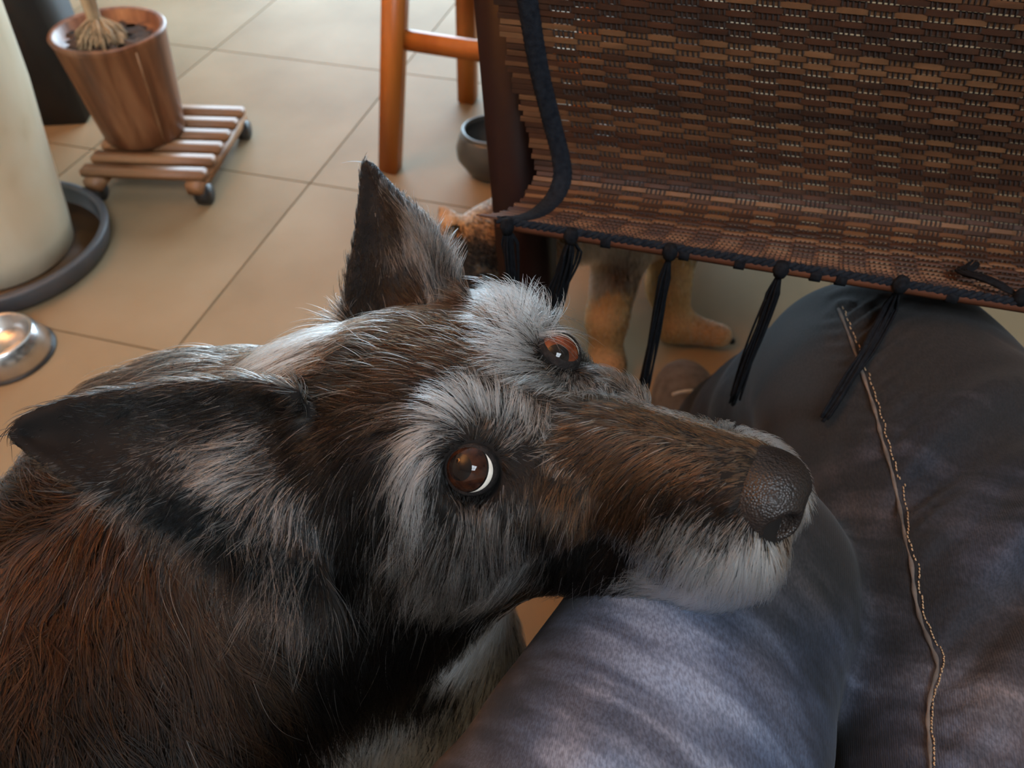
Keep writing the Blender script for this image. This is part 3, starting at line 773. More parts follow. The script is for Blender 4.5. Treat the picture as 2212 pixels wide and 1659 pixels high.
# the seam of the farther leg, lying on the cloth: raised flat edge plus its stitches
sp = []
for x, y in seam_px:
    h, n_ = drop_on(JT, x, y)
    if h is not None: sp.append((h, n_))
if len(sp) > 4:
    pts = catmull([p + n_ * 0.0006 for p, n_ in sp], 8)
    MB().tube(pts, [0.0010 + 0.0003 * math.sin(i * 0.9) for i in range(len(pts))], 8).build('seam', M['seamedge'], person)
    st = MB()
    side = np.array([1.0, 0.12, 0.0])
    acc_ = 0
    for i in range(len(pts) - 1):
        seg = pts[i + 1] - pts[i]; L_ = np.linalg.norm(seg); k = max(1, int(L_ / 0.0032))
        for j in range(k):
            c0 = pts[i] + seg * (j + 0.1) / k + side * 0.0042; c1 = pts[i] + seg * (j + 0.75) / k + side * 0.0042
            h = JT.find_nearest(Vector((c0 + c1) / 2)); nn = np.array(h[1]); lift = np.array(h[0]) - (c0 + c1) / 2
            st.tube([c0 + lift, (c0 + c1) / 2 + lift + nn * 0.0006, c1 + lift], 0.00042, 5)
    o = st.build('seam_stitching', M['stitch'], person); o['kind'] = 'stuff'
# shoe
SX = at_z(1470, 905, 0.0)
def shoe(cx, cy):
    xs = axis_coords(cx - 0.09, cx - 0.08, cx + 0.08, cx + 0.09, 0.005, 0.01)
    ys = axis_coords(cy - 0.24, cy - 0.24, cy + 0.11, cy + 0.12, 0.005, 0.01)
    zs = axis_coords(0.0, 0.004, 0.13, 0.14, 0.005, 0.01)
    P = grid_points(xs, ys, zs)
    D = ell(P, (cx, cy + 0.03, 0.045), (0.05, 0.075, 0.05))
    D = smin(D, ell(P, (cx, cy - 0.06, 0.05), (0.042, 0.10, 0.055)), 0.03)
    D = smin(D, cone(P, (cx, cy - 0.14, 0.05), (cx, cy - 0.14, 0.10), 0.045, 0.042), 0.03)
    up_ = np.maximum(D, 0.018 - P[..., 2])
    V, Q = surface_nets(up_, xs, ys, zs); o = fast_mesh('shoe', relax(V, Q, 1), Q, M['shoe'], person); o['label'] = 'taupe shoe with pale laces'
    so = np.maximum(np.maximum(D - 0.004, P[..., 2] - 0.02), 0.002 - P[..., 2])
    V, Q = surface_nets(so, xs, ys, zs); fast_mesh('sole', V, Q, M['sole'], o)
    T_ = BVHTree.FromObject(o, bpy.context.evaluated_depsgraph_get())
    for k in range(4):
        yy = cy + 0.0 - 0.026 * k; lp = []
        for x in np.linspace(cx - 0.03, cx + 0.03, 9):
            h = T_.ray_cast(Vector((x, yy + 0.15 * (x - cx) * (1 if k % 2 else -1), 0.3)), Vector((0, 0, -1)))
            if h[0] is not None: lp.append(np.array(h[0]) + [0, 0, 0.001])
        if len(lp) > 2: MB().tube(lp, 0.0026, 6).build('lace', M['lace'], o)
bpy.context.view_layer.update()
shoe(SX[0] + 0.0, SX[1] - 0.035)
shoe(0.115, 0.36)

# ================================================================== fur: curves grown from a skin, combed by guide hairs
def hair_mat():
    m = bpy.data.materials.new('fur_strand'); m.use_nodes = True; nt = m.node_tree
    for n in list(nt.nodes): nt.nodes.remove(n)
    out = nt.nodes.new('ShaderNodeOutputMaterial')
    at = nt.nodes.new('ShaderNodeAttribute'); at.attribute_name = 'fur_color'
    hb = nt.nodes.new('ShaderNodeBsdfHairPrincipled')
    hb.parametrization = 'COLOR'
    hb.inputs['Roughness'].default_value = 0.32; hb.inputs['Radial Roughness'].default_value = 0.55
    hb.inputs['Random Roughness'].default_value = 0.2
    hb.inputs['IOR'].default_value = 1.25
    nt.links.new(at.outputs['Color'], hb.inputs['Color'])
    nt.links.new(hb.outputs[0], out.inputs['Surface'])
    return m
M['fur'] = hair_mat()
FUR = 1.0                                        # strand density

COLORS = {'K': ((0.003, 0.0025, 0.0022), (0.013, 0.010, 0.008)), 'B': ((0.024, 0.011, 0.005), (0.085, 0.040, 0.018)),
          'M': ((0.018, 0.012, 0.008), (0.075, 0.052, 0.036)), 'W': ((0.78, 0.76, 0.74), (0.96, 0.95, 0.93)),
          'G': ((0.08, 0.072, 0.066), (0.50, 0.48, 0.46)), 'D': ((0.008, 0.0095, 0.0105), (0.034, 0.038, 0.042)),
          'T': ((0.48, 0.25, 0.085), (0.78, 0.47, 0.19)), 'C': ((0.45, 0.38, 0.30), (0.70, 0.62, 0.52)), 'R': ((0.007, 0.003, 0.0015), (0.035, 0.0145, 0.006)),
          'O': ((0.040, 0.017, 0.006), (0.17, 0.075, 0.030)), 'S': ((0.008, 0.0055, 0.004), (0.032, 0.019, 0.011))}  # O is the muzzle's own brown with the lamp's warm tint put in

def fur_coat(name, V, Q, guides, parent, per_cm2, radius, view_bias=0.12, mask=None, seed=1, npt=6, clump=0.55, mean_clump=10):
    """guides: list of (point, normal, direction, length, lift, colour letters, curl)"""
    rg = np.random.default_rng(seed)
    V = np.asarray(V, float)
    T = np.concatenate([Q[:, [0, 1, 2]], Q[:, [0, 2, 3]]])
    A, B, C = V[T[:, 0]], V[T[:, 1]], V[T[:, 2]]
    N = np.cross(B - A, C - A); ar = np.linalg.norm(N, axis=1) / 2 + 1e-14; N /= (2 * ar)[:, None]
    # smooth vertex normals
    VN = np.zeros_like(V)
    for k in range(3): np.add.at(VN, T[:, k], N * ar[:, None])
    VN /= np.linalg.norm(VN, axis=1)[:, None] + 1e-12
    cen = (A + B + C) / 3
    face = (N * (CAM - cen)).sum(1) / np.linalg.norm(CAM - cen, axis=1)
    dens = np.where(face > -0.35, 1.0, view_bias)          # the far side carries a thinner coat
    if mask is not None: dens = dens * mask(cen, N)
    wgt = ar * dens
    n = int(wgt.sum() * 1e4 * per_cm2 * FUR)
    ti = rg.choice(len(T), n, p=wgt / wgt.sum())
    a, b = rg.random(n), rg.random(n); sw = a + b > 1; a[sw], b[sw] = 1 - a[sw], 1 - b[sw]
    w0 = 1 - a - b
    P = A[ti] * w0[:, None] + B[ti] * a[:, None] + C[ti] * b[:, None]
    Nn = VN[T[ti, 0]] * w0[:, None] + VN[T[ti, 1]] * a[:, None] + VN[T[ti, 2]] * b[:, None]
    Nn /= np.linalg.norm(Nn, axis=1)[:, None] + 1e-12
    gp = np.array([g[0] for g in guides]); gn = np.array([g[1] for g in guides]); gd = np.array([g[2] for g in guides])
    gl = np.array([g[3] for g in guides]); gf = np.array([g[4] for g in guides]); gc = np.array([g[6] for g in guides])
    LET = sorted(COLORS); ctab = np.array([COLORS[c] for c in LET])
    gcol = np.array([[LET.index((g[5] * 12)[i]) for i in range(12)] for g in guides])
    Dir = np.zeros((n, 3)); Ln = np.zeros(n); Lf = np.zeros(n); Cu = np.zeros(n); pick = np.zeros(n, int)
    for s in range(0, n, 20000):
        e = slice(s, min(n, s + 20000))
        d2 = ((P[e][:, None, :] - gp[None]) ** 2).sum(-1)
        pen = np.clip(0.25 - (Nn[e] @ gn.T), 0, 2)           # a guide counts little for skin turned away from it
        d2 = d2 * (1 + 14 * pen) + (0.03 ** 2) * pen
        w = 1.0 / (d2 + 0.004 ** 2) ** 2.0
        w /= w.sum(1)[:, None]
        Dir[e] = w @ gd; Ln[e] = w @ gl; Lf[e] = w @ gf; Cu[e] = w @ gc
        cw = np.cumsum(w, 1)
        pick[e] = (rg.random(len(cw))[:, None] > cw).sum(1).clip(0, len(guides) - 1)
    let = gcol[pick, rg.integers(0, 12, n)]
    pale = np.isin(let, [LET.index(c) for c in 'WCG'])
    # clumps
    nc = max(4, n // mean_clump); ci = rg.choice(n, nc, replace=False)
    kd = KDTree(nc)
    for i, j in enumerate(ci): kd.insert(P[j], i)
    kd.balance()
    near = np.array([kd.find(p)[1] for p in P])
    cj = ci[near]
    cnoise = rg.normal(0, 0.20, (nc, 3)); cph = rg.uniform(0, 6.28, nc)
    Dir -= Nn * (Dir * Nn).sum(1)[:, None]
    Dir /= np.linalg.norm(Dir, axis=1)[:, None] + 1e-9
    Dir += rg.normal(0, 0.10, (n, 3)) + cnoise[near] * (0.6 + Cu[:, None])
    Dir -= Nn * (Dir * Nn).sum(1)[:, None]
    Dir /= np.linalg.norm(Dir, axis=1)[:, None] + 1e-9
    Ln = Ln * np.where(pale, rg.uniform(0.75, 1.35, n), rg.uniform(0.55, 1.1, n))
    Lf = np.clip(Lf + rg.normal(0, 0.06, n) + np.where(pale, 0.05, 0.0), 0.18, 1.5)
    t = np.linspace(0, 1, npt)[None, :, None]
    side = np.cross(Nn, Dir)
    ph = cph[near] + rg.normal(0, 0.35, n)
    pts = P[:, None, :] - Nn[:, None, :] * 0.0003 + Ln[:, None, None] * (
        Dir[:, None] * (t * 0.92) + Nn[:, None] * (Lf[:, None, None] * (t - 0.55 * t * t)) + np.array([0, 0, -1.0]) * (0.16 * t * t)
        + side[:, None] * (Cu[:, None, None] * 0.16 * t * np.sin(ph[:, None, None] + 4.2 * t)))
    tgt = pts[cj]; same = (Nn * Nn[cj]).sum(1) > 0.3
    k_ = np.where(same, clump * rg.uniform(0.3, 1.1, n), 0)[:, None, None] * (t ** 1.3)
    rel = (Ln / np.maximum(Ln[cj], 1e-5)).clip(0.4, 1.6)[:, None, None]
    tgt = P[cj][:, None] + (tgt - P[cj][:, None]) * rel
    off = (P - P[cj])[:, None, :] * 0.25
    pts = pts * (1 - k_) + (tgt + off) * k_
    lo = ctab[let, 0]; hi = ctab[let, 1]
    u = rg.random(n)[:, None] ** 1.4
    colr = lo * (1 - u) + hi * u
    hc = bpy.data.hair_curves.new(name)
    hc.add_curves([npt] * n)
    hc.attributes['position'].data.foreach_set('vector', pts.astype(np.float32).ravel())
    rad = radius * rg.uniform(0.7, 1.15, n)[:, None] * (1 - 0.85 * np.linspace(0, 1, npt)[None] ** 1.6)
    ra = hc.attributes.get('radius') or hc.attributes.new('radius', 'FLOAT', 'POINT')
    ra.data.foreach_set('value', rad.astype(np.float32).ravel())
    ca_ = hc.attributes.new('fur_color', 'FLOAT_COLOR', 'CURVE')
    ca_.data.foreach_set('color', np.concatenate([colr, np.ones((n, 1))], 1).astype(np.float32).ravel())
    hc.materials.append(M['fur'])
    o = bpy.data.objects.new(name, hc); COL.objects.link(o); put(o, parent)
    o['kind'] = 'stuff'
    print('FUR', name, n)
    return o

# ================================================================== the dark dog resting its chin on the thigh
HR = np.array([[0.800, 0.476, -0.365], [-0.440, 0.879, 0.183], [0.408, 0.015, 0.913]])
U_, _, Vt_ = np.linalg.svd(HR); HR = U_ @ Vt_
HT = np.array([0.0020, 0.2411, 0.6264])
def hw(p): return HR @ np.array(p, float) + HT          # head coordinates (forward, left, up) to the room

def ear_sheet(e0, e1, bulge, nrm_sign, nv=9):
    """cupped ear from two edge polylines (room points)"""
    a, b = catmull(e0, 5), catmull(e1, 5)
    V, Q = [], []; m = len(a)
    for i in range(m):
        for j in range(nv):
            v = j / (nv - 1); p = a[i] * (1 - v) + b[i] * v
            d = p - CAM; d /= np.linalg.norm(d)
            V.append(p + d * bulge * math.sin(math.pi * v) * (1 - (i / (m - 1)) ** 2.2) * nrm_sign)
    for i in range(m - 1):
        for j in range(nv - 1): Q.append((i*nv+j, i*nv+j+1, (i+1)*nv+j+1, (i+1)*nv+j))
    return V, Q
E_NEAR = ear_sheet([at_d(*q) for q in [(640, 850, .378), (560, 832, .386), (440, 832, .398), (300, 846, .412), (160, 868, .426), (60, 902, .437), (28, 935, .442)]],
                   [at_d(*q) for q in [(690, 1280, .372), (590, 1255, .372), (470, 1205, .376), (340, 1125, .388), (200, 1062, .408), (85, 988, .432), (30, 942, .442)]], 0.026, 1)
E_FAR = ear_sheet([at_d(*q) for q in [(745, 700, .450), (752, 640, .462), (763, 570, .475), (775, 490, .49), (782, 430, .50), (784, 380, .513), (788, 350, .52)]],
                  [at_d(*q) for q in [(1010, 690, .425), (1000, 630, .430), (962, 555, .440), (912, 480, .455), (862, 428, .475), (815, 372, .505), (791, 350, .52)]], 0.022, 1)

def dog_field(P, xs, ys, zs):
    L = ((P - HT.astype(np.float32)) @ HR.astype(np.float32)).astype(np.float32)
    D = ell(L, (-0.058, -0.004, -0.017), (0.070, 0.047, 0.040))                          # skull
    D = smin(D, ell(L, (-0.028, 0, -0.013), (0.043, 0.036, 0.022)), 0.02)           # forehead
    for s in (-1, 1):
        D = smin(D, ell(L, (-0.018, s * 0.030, 0.0005), (0.018, 0.014, 0.013)), 0.012)   # brow
        D = smin(D, ell(L, (-0.040, s * 0.042, -0.040), (0.042, 0.026, 0.036)), 0.025)  # cheek
        D = smin(D, ell(L, (0.012, s * 0.034, -0.028), (0.030, 0.014, 0.016)), 0.016)   # below the eye
        D = smin(D, ell(L, (0.086, s * 0.016, -0.060), (0.032, 0.017, 0.022)), 0.014)   # flews
    D = smin(D, cone(L * np.array([1, 1.0, 1.0], np.float32), (0.0, 0, -0.030), (0.098, 0, -0.043), 0.033, 0.021), 0.018)   # muzzle
    D = smin(D, cone(L, (0.02, 0, -0.014), (0.100, 0, -0.034), 0.016, 0.014), 0.014)                                         # bridge
    D = smin(D, cone(L, (-0.045, 0, -0.085), (0.080, 0, -0.084), 0.041, 0.022), 0.02)                                        # lower jaw
    # neck and trunk (room coordinates)
    D = smin(D, cone(P, hw((-0.075, 0, -0.035)), (-0.185, 0.265, 0.475), 0.068, 0.106), 0.05)
    D = smin(D, cone(P, (-0.180, 0.255, 0.445), (-0.36, -0.10, 0.41), 0.122, 0.130), 0.05)
    D = smin(D, cone(P, (-0.36, -0.10, 0.40), (-0.44, -0.30, 0.32), 0.130, 0.115), 0.06)
    D = smin(D, cone(P, (-0.085, 0.235, 0.49), (-0.09, 0.235, 0.36), 0.070, 0.095), 0.05)   # throat and chest
    for bx, by in [(-0.035, 0.215), (-0.13, 0.305)]:                                        # forelegs
        D = smin(D, cone(P, (bx - 0.03, by, 0.36), (bx, by + 0.01, 0.18), 0.058, 0.034), 0.03)
        D = smin(D, cone(P, (bx, by + 0.01, 0.18), (bx + 0.005, by + 0.01, 0.03), 0.031, 0.027), 0.02)
        D = smin(D, ell(P, (bx + 0.022, by + 0.03, 0.024), (0.045, 0.045, 0.024)), 0.02)
    for bx, by in [(-0.34, -0.27), (-0.53, -0.18)]:                                         # sitting haunches
        D = smin(D, ell(P, (bx, by, 0.17), (0.08, 0.14, 0.15)), 0.05)
        D = smin(D, cone(P, (bx + 0.02, by - 0.05, 0.05), (bx + 0.06, by + 0.12, 0.03), 0.04, 0.03), 0.03)
    # ears as thin cupped sheets
    for V, Q in (E_NEAR, E_FAR):
        T = BVHTree.FromPolygons([tuple(map(float, v)) for v in V], Q)
        mn, mx = np.min(V, 0) - 0.015, np.max(V, 0) + 0.015
        ix = np.where((xs > mn[0]) & (xs < mx[0]))[0]; iy = np.where((ys > mn[1]) & (ys < mx[1]))[0]; iz = np.where((zs > mn[2]) & (zs < mx[2]))[0]
        sub = np.full((len(ix), len(iy), len(iz)), 0.05, np.float32)
        for a, i in enumerate(ix):
            for b, j in enumerate(iy):
                for c_, k in enumerate(iz):
                    h = T.find_nearest(Vector((xs[i], ys[j], zs[k])), 0.02)
                    if h[0] is not None: sub[a, b, c_] = h[3] - 0.0028
        sl = np.ix_(ix, iy, iz)
        D[sl] = smin(D[sl], sub, 0.012)
    # eye sockets
    for s, ex_, ez_ in ((-1, -0.001, -0.003), (1, 0.0045, -0.0005)):
        D = smax(D, -ell(L, (ex_, s * 0.0430, ez_), (0.0132, 0.0132, 0.0128)), 0.003)
    return D
HS = 0.0025
xs = axis_coords(-0.58, -0.265, 0.135, 0.16, HS, 0.012)
ys = axis_coords(-0.48, 0.14, 0.43, 0.46, HS, 0.012)
zs = axis_coords(0.0, 0.50, 0.675, 0.70, HS, 0.012)
GP = grid_points(xs, ys, zs)
D = dog_field(GP, xs, ys, zs)
DV, DQ = surface_nets(D, xs, ys, zs)
DV = relax(DV, DQ, 2, 0.45)
del GP, D
M['skin'] = noise_mat('dark_dog_skin', [(0.3, (0.004, 0.0032, 0.003)), (0.7, (0.009, 0.007, 0.006))], 60, rough=0.9, spec=0.15)
dog = empty('dog', (-0.2, 0.1, 0.0)); tag(dog, 'dark shaggy dog with white brows and muzzle resting its chin on a denim thigh', 'dog')
fast_mesh('body', DV, DQ, M['skin'], dog)
DT = BVHTree.FromPolygons([tuple(v) for v in DV.tolist()], [tuple(q) for q in DQ.tolist()])

# ---- eyes: ball, iris, pupil, lids
M['sclera'] = noise_mat('eye_white', [(0.3, (0.62, 0.55, 0.46)), (0.7, (0.74, 0.68, 0.6))], 200, rough=0.08, coat=1.0)
M['iris_dark'] = noise_mat('dark_brown_iris', [(0.3, (0.008, 0.003, 0.002)), (0.7, (0.034, 0.012, 0.006))], 260, rough=0.05, coat=0.0, spec=0.22)
M['iris_red'] = noise_mat('red_brown_iris', [(0.3, (0.05, 0.011, 0.004)), (0.7, (0.14, 0.034, 0.012))], 260, rough=0.05, coat=0.0, spec=0.22)
M['pupil'] = noise_mat('pupil_black', [(0.3, (0.004, 0.003, 0.003)), (0.7, (0.008, 0.006, 0.005))], 100, rough=0.05, coat=0.0, spec=0.22)
M['lid'] = noise_mat('black_eyelid_skin', [(0.3, (0.006, 0.005, 0.005)), (0.7, (0.016, 0.013, 0.012))], 300, rough=0.75, spec=0.12, bump=0.4, bscale=900)
def cap(c, d, r, ang, n=32, m=10, hole=0.0):
    d = np.array(d) / np.linalg.norm(d); u = np.cross(d, [0.3, 0.2, 0.9]); u /= np.linalg.norm(u); w = np.cross(d, u)
    V = [c + d * r] if hole == 0 else []
    rings = np.linspace(hole, ang, m + 1)[(1 if hole == 0 else 0):]
    for a in rings:
        for k in range(n):
            f = 2 * math.pi * k / n; V.append(c + r * (d * math.cos(a) + math.sin(a) * (math.cos(f) * u + math.sin(f) * w)))
    o = 1 if hole == 0 else 0
    Fc = [(0, 1 + k, 1 + (k + 1) % n) for k in range(n)] if hole == 0 else []
    Fc += [(o + i*n+k, o + (i+1)*n+k, o + (i+1)*n+(k+1) % n, o + i*n+(k+1) % n) for i in range(len(rings)-1) for k in range(n)]
    return V, Fc
def make_eye(lc, gaze_px, iris, s):
    c = hw(lc); R0 = 0.0118
    v = CAM - c; v /= np.linalg.norm(v)
    g = v + RGT * gaze_px[0] + UPV * gaze_px[1]; g /= np.linalg.norm(g)
    V, Fc = cap(c, g, R0, math.pi * 0.999, 40, 28)
    eye = mesh_obj('eye', V, Fc, M['sclera'], dog)
    V, Fc = cap(c, g, R0 + 0.00012, 1.16, 48, 12); mesh_obj('limbus', V, Fc, M['pupil'], eye)
    V, Fc = cap(c, g, R0 + 0.00025, 1.07, 48, 12); mesh_obj('iris', V, Fc, iris, eye)
    V, Fc = cap(c, g, R0 + 0.0004, 0.50, 32, 6); mesh_obj('pupil', V, Fc, M['pupil'], eye)
    return c, g, eye
# gaze goes up to the sitter's face
cN, gN, eyeN = make_eye((-0.0025, -0.0390, -0.0025), (-0.56, 0.02), M['iris_dark'], -1)
cF, gF, eyeF = make_eye((0.0030, 0.0372, 0.0000), (0.04, 0.0), M['iris_red'], 1)
def lids(c, outward, fwd, up_, eye, hx, hy):
    """lid skin hugging the ball, open in an almond shape"""
    v = CAM - c; v /= np.linalg.norm(v)
    out = np.array(outward) * 0.6 + v * 0.55; out = out / np.linalg.norm(out)
    f = np.array(fwd) - out * (np.array(fwd) @ out); f /= np.linalg.norm(f); u = np.cross(out, f)
    if u @ np.array(up_) < 0: u = -u
    V, Fc = [], []; n, m = 48, 9
    for i in range(m):
        for k in range(n):
            a = 2 * math.pi * k / n
            h = 1 / math.sqrt((math.cos(a) / hx) ** 2 + (math.sin(a) / hy) ** 2)
            t = i / (m - 1)
            ang = h + (1.75 - h) * t
            r = 0.0118 + (0.0002 if i == 0 else 0.0007 + 0.0003 * math.sin(math.pi * min(1, t * 2)))
            V.append(c + r * (out * math.cos(ang) + math.sin(ang) * (math.cos(a) * f + math.sin(a) * u)))
    Fc = [(i*n+k, i*n+(k+1) % n, (i+1)*n+(k+1) % n, (i+1)*n+k) for i in range(m-1) for k in range(n)]
    mesh_obj('eyelid', V, Fc, M['lid'], eye)
lids(cN, HR @ np.array([0.28, -0.80, 0.48]), HR @ np.array([1, 0, 0]), HR @ np.array([0, 0, 1]), eyeN, 1.06, 0.98)
lids(cF, HR @ np.array([0.40, 0.70, 0.48]), HR @ np.array([1, 0, 0]), HR @ np.array([0, 0, 1]), eyeF, 0.92, 0.74)

# ---- nose leather with nostrils
def nose_mat():
    m = noise_mat('nose_leather', [(0.3, (0.006, 0.0045, 0.004)), (0.7, (0.015, 0.010, 0.008))], 90, rough=0.42, spec=0.3)
    nt = m.node_tree; b = nt.nodes['Principled BSDF']
    tc = nt.nodes.new('ShaderNodeTexCoord'); vo = nt.nodes.new('ShaderNodeTexVoronoi'); vo.inputs['Scale'].default_value = 900
    nt.links.new(tc.outputs['Object'], vo.inputs['Vector'])
    bp = nt.nodes.new('ShaderNodeBump'); bp.inputs['Strength'].default_value = 0.6; bp.inputs['Distance'].default_value = 0.0006; bp.invert = True
    nt.links.new(vo.outputs['Distance'], bp.inputs['Height']); nt.links.new(bp.outputs[0], b.inputs['Normal'])
    return m
M['nose'] = nose_mat()
nx = np.arange(0.075, 0.142, 0.0010, dtype=np.float32); ny = np.arange(-0.026, 0.0265, 0.0010, dtype=np.float32); nz_ = np.arange(-0.072, -0.010, 0.0010, dtype=np.float32)
LP = grid_points(nx, ny, nz_)
N_ = ell(LP, (0.106, 0, -0.036), (0.023, 0.0185, 0.0155))
for s in (-1, 1):
    N_ = smin(N_, ell(LP, (0.111, s * 0.0095, -0.042), (0.0160, 0.0105, 0.0125)), 0.006)
N_ = smax(N_, -cone(LP, (0.136, 0, -0.030), (0.124, 0, -0.060), 0.0012, 0.0012), 0.002)
for s in (-1, 1):
    N_ = smax(N_, -ell(LP, (0.1205, s * 0.0140, -0.0415), (0.010, 0.0052, 0.0052)), 0.0025)
    N_ = smax(N_, -cone(LP, (0.122, s * 0.0155, -0.044), (0.106, s * 0.0220, -0.051), 0.0032, 0.0012), 0.002)
NV, NQ = surface_nets(N_, nx, ny, nz_); NV = relax(NV, NQ, 2)
NV = NV @ HR.T + HT
fast_mesh('nose', NV, NQ, M['nose'], dog)

